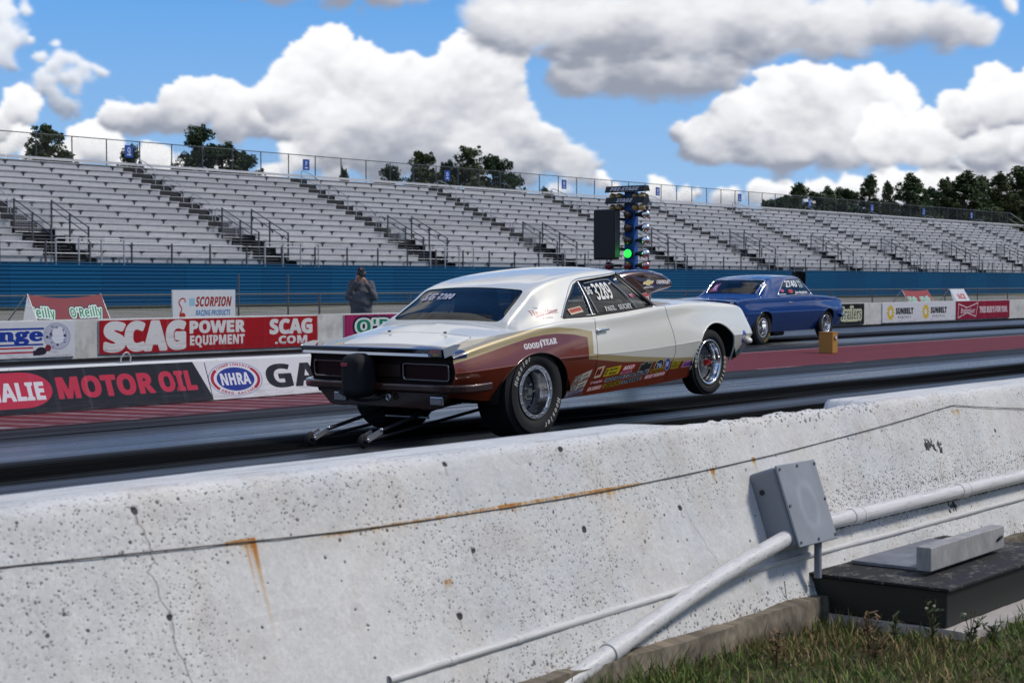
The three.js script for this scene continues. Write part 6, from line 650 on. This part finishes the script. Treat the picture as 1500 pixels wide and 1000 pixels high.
// ---------------------------------------------------------------- start light tower, timing box, photographer
{
  const t = thing('start_light_tower', 'blue start light tower with amber, green and red lamps and a black display box', 'start lights', [21.4, 0, -14.58]);
  const BL = mat([0.015, 0.09, 0.34], 0.45), hood = mat([0.010, 0.012, 0.018], 0.5), amber = phys([0.45, 0.26, 0.06], 0.15, 0, { clearcoat: 1 }), amberDk = phys([0.05, 0.025, 0.01], 0.2, 0, { clearcoat: 1 }), red = phys([0.16, 0.015, 0.015], 0.2, 0, { clearcoat: 1 });
  part('pole', rbox(0.12, 2.72, 0.18, 0.012, 0.1, 1.36, 0), BL, t); part('base_plate', [box(0.5, 0.03, 0.5, 0.1, 0.017, 0), box(0.22, 0.3, 0.28, 0.1, 0.18, 0)], M.galvDark, t);
  const txt = (s) => canvasTex(256, 40, (x, w, h) => { x.fillStyle = '#0d0f14'; x.fillRect(0, 0, w, h); const k = s.length > 6 ? 0.78 : 0.44; fit(x, s, w * (0.5 - k / 2), 3, w * k, 33, 'italic bold $px sans-serif', '#dcdde2', '#dcdde2', 2); });
  [[2.70, 'PRE-STAGE'], [2.53, 'STAGE']].forEach(([y, s]) => { const g = new THREE.Shape([[-0.10, -0.045], [-0.06, 0.045], [0.04, 0.045], [0.08, -0.03]].map(([a, b]) => new THREE.Vector2(a, b))); const hd = part('hood', new THREE.ExtrudeGeometry(g, { depth: 0.70, bevelEnabled: true, bevelSize: 0.004, bevelThickness: 0.004, bevelSegments: 1 }).translate(0.0, y, -0.35), hood, t); const q = new THREE.PlaneGeometry(0.66, 0.07); q.rotateY(-Math.PI / 2); q.rotateZ(-0.42); part('hood_lettering', q.translate(-0.088, y, 0), mat([0.9, 0.9, 0.9], 0.5, 0, { map: txt(s) }), hd);
    for (const [z, big] of [[-0.27, 0], [-0.15, 0], [0.15, 0], [0.27, 1]]) { part('bulb', new THREE.SphereGeometry(0.052, 18, 12).translate(-0.01, y - 0.105, z), big ? phys([0.6, 0.42, 0.16], 0.12, 0, { clearcoat: 1 }) : amber, t); part('bulb_socket', rod([0.02, y - 0.105, z], [0.12, y - 0.105, z], 0.05, 0.035, 14), hood, t); } });
  [2.32, 2.12, 1.93, 1.73, 1.55].forEach((y, i) => {
    const grn = i === 3, m = grn ? null : i === 4 ? red : amberDk;
    const lamp = (name, z, mm) => { part(name, new THREE.SphereGeometry(0.062, 20, 14).scale(0.7, 1, 1).translate(-0.04, y, z), mm, t); part('lamp_housing', [rod([-0.03, y, z], [0.06, y, z], 0.066, 0.05, 18), rod([0.06, y, z], [0.1, y, z * 0.5], 0.022)], hood, t); };
    if (grn) { lamp('green_lamp', 0.03, new THREE.MeshStandardMaterial({ color: rgb(0.01, 0.12, 0.02), emissive: rgb(0.02, 1, 0.06), emissiveIntensity: 2.2, roughness: 0.3 })); const pl = new THREE.PointLight(rgb(0.05, 1, 0.1), 0.02, 6); pl.position.set(21.4 - 0.14, y, -14.58 + 0.03); pl.castShadow = true; pl.name = 'green_lamp_light'; scene.add(pl); } else lamp('lamp', 0.02, m);
    if (i === 4) lamp('lamp', -0.33, red);
    // the lamps of the other lane: black cones ending in polished bullets
    part('lamp_arm', [rod([0.10, y, 0.05], [0.09, y, 0.20], 0.03, 0.024, 10), rod([0.09, y, 0.14], [0.085, y, 0.245], 0.03, 0.062, 16)], hood, t); part('bullet_housing', new THREE.SphereGeometry(0.068, 20, 14).scale(0.9, 1, 1.1).translate(0.085, y, 0.265), i === 4 ? mat([0.7, 0.35, 0.35], 0.08, 1) : M.chrome, t);
  });
  part('display_box', rbox(0.14, 0.76, 0.40, 0.025, -0.14, 2.02, -0.29), mat([0.010, 0.010, 0.011], 0.55), t); part('display_side', rbox(0.13, 0.70, 0.006, 0.003, -0.14, 2.02, -0.087), mat([0.10, 0.10, 0.105], 0.6), t); part('display_bracket', [box(0.2, 0.04, 0.04, 0, 2.25, -0.1), box(0.2, 0.04, 0.04, 0, 1.8, -0.1)], hood, t);
}
{
  const b = thing('timing_box', 'small orange timing box with a round white eye on the red strip', 'timing box', [28.13, 0.004, -14.72]); const OR = mat([0.40, 0.20, 0.035], 0.6);
  part('case', rbox(0.20, 0.375, 0.28, 0.006, 0, 0.19, 0), OR, b); part('lid', rbox(0.21, 0.012, 0.29, 0.004, 0, 0.381, 0), OR, b); part('lens_eye', new THREE.CylinderGeometry(0.036, 0.036, 0.03, 20).rotateX(Math.PI / 2).translate(0.0, 0.29, 0.145), mat([0.7, 0.66, 0.6], 0.3), b); part('lens_hood', new THREE.TorusGeometry(0.038, 0.006, 6, 20).translate(0, 0.29, 0.158), M.galvDark, b);
}
function sdfMesh(fn, lo, hi, res) {
  const mc = new MarchingCubes(res, new THREE.MeshStandardMaterial(), false, false, 60000), c = [0, 1, 2].map((k) => (lo[k] + hi[k]) / 2), s = Math.max(hi[0] - lo[0], hi[1] - lo[1], hi[2] - lo[2]) / 2 * 1.06, h = res / 2;
  for (let z = 0; z < res; z++) for (let y = 0; y < res; y++) for (let x = 0; x < res; x++) mc.field[x + y * res + z * res * res] = -fn(c[0] + ((x - h) / h) * s, c[1] + ((y - h) / h) * s, c[2] + ((z - h) / h) * s);
  mc.isolation = 0; mc.update(); const n = mc.count, g = new THREE.BufferGeometry(), p = new Float32Array(n * 3), q = new Float32Array(n * 3); for (let i = 0; i < n * 3; i++) { p[i] = mc.positionArray[i] * s + c[i % 3]; q[i] = mc.normalArray[i]; }
  g.setAttribute('position', new THREE.BufferAttribute(p, 3)); g.setAttribute('normal', new THREE.BufferAttribute(q, 3)); return g;
}
const cap = (x, y, z, a, b, ra, rb) => { const dx = b[0] - a[0], dy = b[1] - a[1], dz = b[2] - a[2], t = clamp(((x - a[0]) * dx + (y - a[1]) * dy + (z - a[2]) * dz) / (dx * dx + dy * dy + dz * dz + 1e-9)); return Math.hypot(x - a[0] - dx * t, y - a[1] - dy * t, z - a[2] - dz * t) - lerp(ra, rb, t); };
const smin = (a, b, k) => { const h = Math.max(k - Math.abs(a - b), 0) / k; return Math.min(a, b) - h * h * k * 0.25; };
{
  // photographer: eye to a camera, elbows out; local frame faces +z, feet at 0
  const p = thing('person', 'person in a dark cap and grey hoodie aiming a camera, standing behind the far barrier', 'person', [26.9, -0.19, -25.25], -0.817);
  const skin = mat([0.42, 0.22, 0.15], 0.6), hoodie = mat([0.085, 0.09, 0.105], 0.95), denim = mat([0.03, 0.035, 0.05], 0.9), hatM = mat([0.012, 0.014, 0.025], 0.85);
  const sh = { L: [-0.195, 1.45, 0], R: [0.195, 1.45, 0] }, el = { L: [-0.275, 1.17, 0.15], R: [0.285, 1.16, 0.14] }, wr = { L: [-0.10, 1.53, 0.27], R: [0.085, 1.50, 0.33] };
  const chain = (x, y, z, k, list) => list.reduce((d, [a, b, ra, rb]) => smin(d, cap(x, y, z, a, b, ra, rb), k), 9);
  const bones = [[[0, 0.95, 0], [0, 1.20, 0], 0.15, 0.15], [[0, 1.20, 0], [0, 1.42, 0], 0.15, 0.13], [sh.L, sh.R, 0.07, 0.07], [[0, 1.45, 0], [0, 1.60, 0.02], 0.058, 0.052]];
  for (const s of ['L', 'R']) { const q = s === 'L' ? -1 : 1; bones.push([sh[s], el[s], 0.052, 0.042], [el[s], wr[s], 0.042, 0.028], [[q * 0.09, 0.92, 0], [q * 0.11, 0.50, 0.02], 0.09, 0.058], [[q * 0.11, 0.50, 0.02], [q * 0.12, 0.09, -0.01], 0.055, 0.038], [[q * 0.12, 0.06, -0.02], [q * 0.13, 0.05, 0.16], 0.04, 0.03]); }
  const body = sdfMesh((x, y, z) => chain(x, y, z, 0.05, bones), [-0.5, 0, -0.3], [0.5, 1.65, 0.45], 96);
  // head with nose, brow, ears and mouth line
  const head = sdfMesh((x, y, z) => { let d = Math.hypot(x / 0.078, (y - 1.69) / 0.108, (z - 0.03) / 0.096) - 1; d *= 0.085; d = smin(d, cap(x, y, z, [0, 1.63, 0.08], [0, 1.60, 0.085], 0.045, 0.034), 0.04); d = smin(d, cap(x, y, z, [0, 1.70, 0.118], [0, 1.665, 0.142], 0.010, 0.016), 0.02); d = smin(d, cap(x, y, z, [-0.035, 1.715, 0.112], [0.035, 1.715, 0.112], 0.012, 0.012), 0.02); for (const q of [-1, 1]) { d = smin(d, cap(x, y, z, [q * 0.080, 1.70, 0.02], [q * 0.084, 1.67, 0.015], 0.016, 0.010), 0.012); d = Math.max(d, -(Math.hypot(x - q * 0.032, y - 1.695, z - 0.128) - 0.012)); } d = smin(d, cap(x, y, z, [-0.02, 1.628, 0.125], [0.02, 1.628, 0.125], 0.008, 0.008), 0.012); d = smin(d, cap(x, y, z, [0, 1.50, 0], [0, 1.62, 0.02], 0.056, 0.052), 0.03); return d; }, [-0.1, 1.48, -0.09], [0.1, 1.81, 0.17], 72);
  const hand = (w, q, dir) => { const L = []; const base = [w[0] + dir[0] * 0.07, w[1] + dir[1] * 0.07, w[2] + dir[2] * 0.07]; L.push([w, base, 0.027, 0.034]); for (let i = 0; i < 4; i++) { const o = (i - 1.5) * 0.019, a = [base[0], base[1] + o, base[2] + 0.008], b = [a[0] - q * 0.022, a[1] + o * 0.15, a[2] + 0.034 - Math.abs(i - 1.2) * 0.005], c = [b[0] - q * 0.028, b[1], b[2] + 0.004 - i * 0.002]; L.push([a, b, 0.0095, 0.0088], [b, c, 0.0088, 0.0075]); } L.push([[w[0] - q * 0.012, w[1] + 0.022, w[2] + 0.01], [w[0] - q * 0.035, w[1] + 0.05, w[2] + 0.02], 0.012, 0.010], [[w[0] - q * 0.035, w[1] + 0.05, w[2] + 0.02], [w[0] - q * 0.058, w[1] + 0.055, w[2] + 0.03], 0.010, 0.008]); return sdfMesh((x, y, z) => chain(x, y, z, 0.010, L), [w[0] - 0.11, w[1] - 0.08, w[2] - 0.06], [w[0] + 0.11, w[1] + 0.13, w[2] + 0.13], 64); };
  part('body', [body, head, hand(wr.L, -1, [0.25, 0.85, 0.3]), hand(wr.R, 1, [-0.35, 0.7, 0.45])], skin, p);
  const cloth = sdfMesh((x, y, z) => { const w = (fbm(x * 16, y * 9 + z * 8, 3, 5) - 0.5) * 0.022 + Math.sin(y * 46 + x * 14) * 0.003; let d = chain(x, y, z, 0.09, [[[-0.03, 0.86, 0], [-0.03, 1.10, 0.03], 0.20, 0.21], [[0.03, 0.86, 0], [0.03, 1.10, 0.03], 0.20, 0.21], [[0, 1.10, 0.03], [0, 1.36, 0.01], 0.22, 0.17], [[-0.18, 1.42, 0], [0.18, 1.42, 0], 0.10, 0.10]]); d = smin(d, chain(x, y, z, 0.05, [[sh.L, el.L, 0.085, 0.068], [el.L, [-0.14, 1.465, 0.24], 0.068, 0.05], [sh.R, el.R, 0.085, 0.068], [el.R, [0.125, 1.43, 0.285], 0.068, 0.05]]), 0.04); d = smin(d, cap(x, y, z, [-0.06, 1.52, -0.05], [0.06, 1.52, -0.05], 0.06, 0.06), 0.06); d = Math.max(d, 0.80 - y); return d + w; }, [-0.55, 0.76, -0.3], [0.55, 1.62, 0.42], 110);
  part('hoodie', cloth, hoodie, p);
  part('trousers', sdfMesh((x, y, z) => { let d = 9; for (const q of [-1, 1]) d = smin(d, chain(x, y, z, 0.04, [[[q * 0.09, 0.92, 0], [q * 0.11, 0.50, 0.02], 0.115, 0.085], [[q * 0.11, 0.50, 0.02], [q * 0.12, 0.10, -0.01], 0.082, 0.075]]), 0.05); return Math.max(d + (fbm(x * 14, y * 10, 3, 8) - 0.5) * 0.012, y - 0.96); }, [-0.3, 0, -0.2], [0.3, 1.0, 0.25], 64), denim, p);
  part('shoe', [-1, 1].map((q) => rbox(0.10, 0.09, 0.29, 0.04, q * 0.125, 0.045, 0.05)), M.black, p);
  part('hair', sdfMesh((x, y, z) => { const d = (Math.hypot(x / 0.083, (y - 1.695) / 0.112, (z - 0.022) / 0.100) - 1) * 0.088; return Math.max(d, Math.max(z - 0.045 + (y - 1.70) * -0.2, 1.61 - y)); }, [-0.1, 1.58, -0.1], [0.1, 1.82, 0.12], 40), mat([0.03, 0.022, 0.018], 0.9), p);
  const hat = part('cap', [new THREE.SphereGeometry(0.098, 28, 16, 0, 6.2832, 0, Math.PI / 2).scale(0.92, 1.02, 1.10).translate(0, 1.722, 0.028), (() => { const g = new THREE.CylinderGeometry(0.075, 0.075, 0.008, 28, 1, false, -Math.PI / 2, Math.PI).scale(1.05, 1, 1.0); return g.translate(0, 1.728, 0.115); })()], hatM, p); part('cap_patch', rbox(0.055, 0.036, 0.01, 0.004, 0, 1.775, 0.124), mat([0.45, 0.25, 0.25], 0.7), hat);
  // the camera he holds is a thing of its own
  const c = thing('camera', 'black camera with a lens held up by the person behind the barrier', 'camera', [26.9, -0.19, -25.25], -0.817);
  part('camera_body', [rbox(0.142, 0.10, 0.07, 0.015, -0.005, 1.665, 0.195), rbox(0.06, 0.045, 0.06, 0.012, -0.005, 1.727, 0.195), rbox(0.04, 0.11, 0.08, 0.014, -0.066, 1.66, 0.20)], M.black, c); const ln = part('lens', [rod([0.01, 1.66, 0.22], [0.03, 1.645, 0.33], 0.042, 0.046, 24), rod([0.03, 1.645, 0.33], [0.038, 1.64, 0.37], 0.052, 0.054, 24)], M.black, c); part('front_glass', new THREE.SphereGeometry(0.042, 18, 12).scale(1, 1, 0.25).translate(0.039, 1.64, 0.372), phys([0.02, 0.02, 0.03], 0.05, 0, { clearcoat: 1 }), ln);
}
// ---------------------------------------------------------------- what hangs on and stands before the foreground barrier
{
  const pvc = (() => { const t = dataTex(256, 256, (x, y) => { const n = fbm(x / 40, y / 12, 5, 3), m = fbm(x / 6, y / 6, 3, 6), w = sstep(0.60, 0.72, fbm(x / 20 + 4, y / 9, 4, 9)); const b = 0.90 + (n - 0.5) * 0.12 + (m - 0.5) * 0.06 - w * 0.12; return [b, b * 0.99, b * 0.975]; }); t.repeat.set(6, 2); return mat([0.80, 0.80, 0.80], 0.5, 0, { map: t }); })();
  const run = (name, label, pts, r, joints, n = 60) => { const t = thing(name, label, 'conduit'); const cv = new THREE.CatmullRomCurve3(pts.map((q) => V(...q)), false, 'centripetal'); part('pipe', new THREE.TubeGeometry(cv, n, r, 18), pvc, t); for (const u of joints) { const a = cv.getPointAt(u), d = cv.getTangentAt(u); const g = new THREE.CylinderGeometry(r * 1.10, r * 1.10, r * 2.6, 24); g.applyQuaternion(new THREE.Quaternion().setFromUnitVectors(V(0, 1, 0), d)); const e = new THREE.TorusGeometry(r * 1.07, r * 0.10, 8, 28); e.applyQuaternion(new THREE.Quaternion().setFromUnitVectors(V(0, 0, 1), d)); const off = d.clone().multiplyScalar(r * 1.3); part('coupling', [g.translate(a.x, a.y, a.z), e.translate(a.x + off.x, a.y + off.y, a.z + off.z)], pvc, t); } return t; };
  run('conduit', 'thick white conduit running level along the wall right of the grey junction box', [[7.25, 0.13, -3.905], [9, 0.13, -3.91], [11, 0.132, -3.91], [14, 0.13, -3.91]], 0.038, [0.075, 0.27, 0.6]);
  run('conduit', 'thick white conduit sloping down to the left from the grey junction box', [[7.1, 0.135, -3.86], [6.9, 0.105, -3.855], [6.3, 0.005, -3.85], [5.6, -0.145, -3.835], [5.0, -0.27, -3.81], [4.6, -0.36, -3.79]], 0.038, [0.62, 0.93]);
  run('conduit', 'thin white conduit running low along the wall behind the junction box', [[4.28, -0.055, -3.895], [5.4, -0.03, -3.905], [6.6, -0.012, -3.912], [8.4, -0.01, -3.914], [10.2, -0.004, -3.916], [14, 0, -3.915]], 0.0145, [0.035, 0.075, 0.205, 0.30, 0.43], 90);
  // junction box, leaning with the wall's batter
  const jb = thing('junction_box', 'grey metal junction box with a screwed cover, mounted on the foreground barrier', 'junction box', [7.148, 0.045, -3.868]); jb.rotation.x = -0.335;
  const gp = (() => { const t = dataTex(128, 128, (x, y) => { const n = fbm(x / 30, y / 30, 4, 13), q = Math.hypot((x - 66) / 26, (y - 60) / 34), ring = Math.exp(-Math.pow((q - 1) * 4, 2)) * 0.07; const b = 0.80 + (n - 0.5) * 0.10 + ring; return [b, b, b]; }); return mat([0.42, 0.45, 0.49], 0.5, 0.0, { map: t }); })(), gs = mat([0.20, 0.22, 0.25], 0.55, 0.0);
  part('case', rbox(0.375, 0.385, 0.155, 0.022, 0, 0.20, 0.005, 3), gs, jb); const cv = part('cover', rbox(0.372, 0.392, 0.012, 0.005, 0, 0.20, 0.090), gp, jb);
  for (const [x, y] of [[-0.168, 0.375], [0, 0.378], [0.168, 0.375], [-0.170, 0.2], [0.170, 0.2], [-0.168, 0.025], [0, 0.022], [0.168, 0.025]]) part('cover_screw', new THREE.CylinderGeometry(0.0068, 0.0068, 0.008, 12).rotateX(Math.PI / 2).translate(x, y, 0.098), M.galvDark, cv);
  part('knockout', new THREE.CylinderGeometry(0.013, 0.013, 0.008, 14).rotateZ(Math.PI / 2).translate(-0.188, 0.295, -0.015), M.black, jb); part('drain_pipe', rod([0.07, 0.01, 0.05], [0.07, -0.15, -0.005], 0.018, 0.018, 14), gs, jb);
  // utility vault: dark green box on a pale pad, a steel slab and a concrete block on its lid
  const ub = thing('utility_box', 'low dark green utility box with a weathered lid at the foot of the barrier', 'utility box', [8.02, -0.282, -3.57]);
  const green = mat([0.014, 0.017, 0.013], 0.55), lidT = dataTex(512, 512, (x, y) => { const n = fbm(x / 26, y / 15, 6, 23), m = fbm(x / 3, y / 3, 3, 29), w = 0.75 * sstep(0.56, 0.74, n * 0.6 + m * 0.45); const b = 0.15 + (m - 0.5) * 0.12; return [lerp(b, 0.74, w), lerp(b * 1.02, 0.72, w), lerp(b * 1.0, 0.64, w)]; }); lidT.repeat.set(1, 1);
  part('case', rbox(1.50, 0.17, 0.74, 0.012, 0, 0.095, 0), green, ub); const lg = uvMetres(rbox(1.54, 0.016, 0.78, 0.005, 0, 0.188, 0), 0.8, 0.8); part('lid', lg, mat([0.5, 0.5, 0.5], 0.8, 0, { map: lidT }), ub);
  const pad = new THREE.BoxGeometry(1.62, 0.07, 0.88, 60, 2, 30), pp = pad.attributes.position; for (let i = 0; i < pp.count; i++) pp.setXYZ(i, pp.getX(i) + (fbm(pp.getZ(i) * 9, 3, 3, 6) - 0.5) * 0.05, pp.getY(i) + (fbm(pp.getX(i) * 8, pp.getZ(i) * 8, 3, 5) - 0.5) * 0.015, pp.getZ(i) + (fbm(pp.getX(i) * 6, 5, 3, 7) - 0.5) * 0.05); pad.computeVertexNormals(); part('concrete_pad', pad.translate(0.04, -0.028, 0.06), mat([0.42, 0.38, 0.35], 0.95), ub);
  const plT = dataTex(256, 128, (x, y) => { const n = fbm(x / 30, y / 20, 5, 43), m = fbm(x / 5, y / 5, 3, 49); const b = 0.74 + (n - 0.5) * 0.20 + (m - 0.5) * 0.12; return [b, b, b * 1.01]; });
  const plate = thing('cover_plate', 'grey steel plate lying on the lid of the green utility box', 'plate', [8.06, -0.084, -3.665], 0); part('plate', uvMetres(rbox(0.92, 0.018, 0.36, 0.004, 0, 0.009, 0), 1, 1), mat([0.42, 0.44, 0.48], 0.6, 0.2, { map: plT }), plate);
  const blk = thing('concrete_block', 'long pale concrete block lying across the plate on the green utility box', 'block', [7.97, -0.066, -3.43], 0.02); part('block', uvMetres(rbox(0.93, 0.115, 0.075, 0.006, 0, 0.058, 0), 1.2, 1.2), mat([0.62, 0.61, 0.58], 0.85, 0, { map: plT }), blk); part('lifting_hook', tubeOf([[0.36, 0.045, 0.037], [0.37, 0.065, 0.05], [0.40, 0.07, 0.052], [0.42, 0.055, 0.037]], 0.005, 16, 6), M.black, blk);
}
// turf at the photographer's feet: soil sheet, blades, a few flowering weeds
{
  const hgt = (x, z) => -0.315 + (fbm(x * 2.2, z * 2.2, 4, 15) - 0.5) * 0.07 - 0.02 * sstep(-3.2, -2, z);
  const g = new THREE.PlaneGeometry(26, 7, 200, 60); g.rotateX(-Math.PI / 2); g.translate(7, 0, -0.6); const p = g.attributes.position; for (let i = 0; i < p.count; i++) p.setY(i, hgt(p.getX(i), p.getZ(i))); g.computeVertexNormals();
  const t = dataTex(512, 256, (x, y) => { const n = fbm(x / 18, y / 18, 5, 53), m = fbm(x / 3, y / 3, 3, 57); const b = 0.30 + (m - 0.5) * 0.2; return [b * lerp(0.9, 1.35, n), b * lerp(1.1, 0.95, n), b * 0.52]; }); t.repeat.set(6, 2);
  struct('verge_soil', g, mat([0.55, 0.55, 0.55], 0.95, 0, { map: t }));
  const blade = new THREE.BufferGeometry(); { const v = []; const seg = [[0, 0, 0.0028], [0.35, 0.03, 0.0024], [0.7, 0.13, 0.0016], [1, 0.30, 0.0002]]; for (let i = 0; i < 3; i++) { const [y0, z0, w0] = seg[i], [y1, z1, w1] = seg[i + 1]; v.push(-w0, y0, z0, w0, y0, z0, w1, y1, z1, -w0, y0, z0, w1, y1, z1, -w1, y1, z1); } blade.setAttribute('position', new THREE.Float32BufferAttribute(v, 3)); blade.computeVertexNormals(); }
  const r = rng(31), N = 42000, im = new THREE.InstancedMesh(blade, mat([1, 1, 1], 0.8, 0, { side: THREE.DoubleSide }), N), mtx = new THREE.Matrix4(), q = new THREE.Quaternion(), e = new THREE.Euler(), col = new THREE.Color(); let n = 0;
  while (n < N) { const x = 4.2 + r() * 7.3, z = -3.84 + Math.pow(r(), 1.15) * 2.3; if (x > 7.22 && x < 8.9 && z < -3.10) continue; const f = fbm(x * 1.6, z * 1.6, 4, 71); if (r() > 0.35 + f) continue; const near = z < -3.5 ? 1.35 : 1, h = (0.018 + r() * r() * 0.085) * near * (0.6 + f); e.set((r() - 0.5) * 0.9, r() * 6.28, (r() - 0.5) * 0.9); q.setFromEuler(e); mtx.compose(V(x, hgt(x, z) - 0.004, z), q, V(1 + r() * 0.8, h, h * (0.6 + r()))); im.setMatrixAt(n, mtx); const dry = r() < 0.12 + 0.6 * sstep(0.46, 0.66, fbm(x * 2.5, z * 2.5, 4, 75)), k = 0.55 + r() * 0.9; dry ? col.setRGB(0.24 * k, 0.18 * k, 0.07 * k) : col.setRGB(0.12 * k, 0.17 * k, 0.03 * k); im.setColorAt(n, col); n++; }
  im.name = 'grass'; tag(im, 'short green and brown grass at the foot of the foreground barrier', 'grass', null, 'stuff'); scene.add(im);
  // tall weeds
  const stem = mat([0.10, 0.075, 0.03], 0.9), lf = mat([0.04, 0.065, 0.015], 0.8, 0, { side: THREE.DoubleSide }), wh = mat([0.38, 0.37, 0.28], 0.9);
  const list = [[7.02, -3.15, 0.24, 1, 'taller weed with a pale round flower head before the utility box'], [7.12, -3.02, 0.20, 1, 'shorter weed with a pale flower head before the utility box'], [6.8, -3.35, 0.20, 0, 'reddish leafy weed at the left corner of the utility box'], [6.65, -3.25, 0.16, 0, 'low brown weed left of the utility box'], [6.95, -3.30, 0.15, 2, 'bushy green weed at the left face of the utility box'], [7.28, -2.98, 0.13, 2, 'low green weed near the front corner of the utility box'], [6.25, -3.5, 0.17, 0, 'thin dry weed by the bare footing of the barrier'], [7.0, -3.86, 0.30, 3, 'single brown dry stalk standing under the junction box']];
  for (const [x, z, h, kind, label] of list) { const w = thing('weed', label, 'weed', [x, hgt(x, z), z]); const rr = rng(Math.round(x * 100) + kind), st = [], lv = [], fl = []; const k = kind === 3 ? 1 : 5;
    for (let i = 0; i < k; i++) { const a = rr() * 6.28, l = h * (0.6 + rr() * 0.4), sp = kind === 3 ? 0.03 : 0.06 * rr(), tip = [Math.cos(a) * sp, l, Math.sin(a) * sp]; st.push(tubeOf([[0, 0, 0], [tip[0] * 0.3, l * 0.5, tip[2] * 0.3], tip], 0.0022, 8, 5)); if (kind !== 3) for (let j = 0; j < 9; j++) { const u = 0.15 + rr() * 0.8, b = rr() * 6.28, s = 0.006 + rr() * 0.008, g2 = new THREE.PlaneGeometry(s, s * 3.4, 1, 2); g2.translate(0, s * 1.7, 0); g2.rotateX(0.9 + rr() * 0.5); g2.rotateY(b); lv.push(g2.translate(tip[0] * u, l * u, tip[2] * u)); } if (kind === 1 && i < 2) fl.push(new THREE.IcosahedronGeometry(0.007, 1).translate(...tip)); }
    part('stem', st, stem, w); if (lv.length) part('leaf', lv, kind === 0 ? mat([0.15, 0.085, 0.035], 0.8, 0, { side: THREE.DoubleSide }) : lf, w).userData.kind = 'stuff'; if (fl.length) part('flower_head', fl, wh, w).userData.kind = 'stuff'; }
}
scene.traverse((o) => { if (o.isMesh) { o.castShadow = true; o.receiveShadow = true; } });
renderer.render(scene, camera);
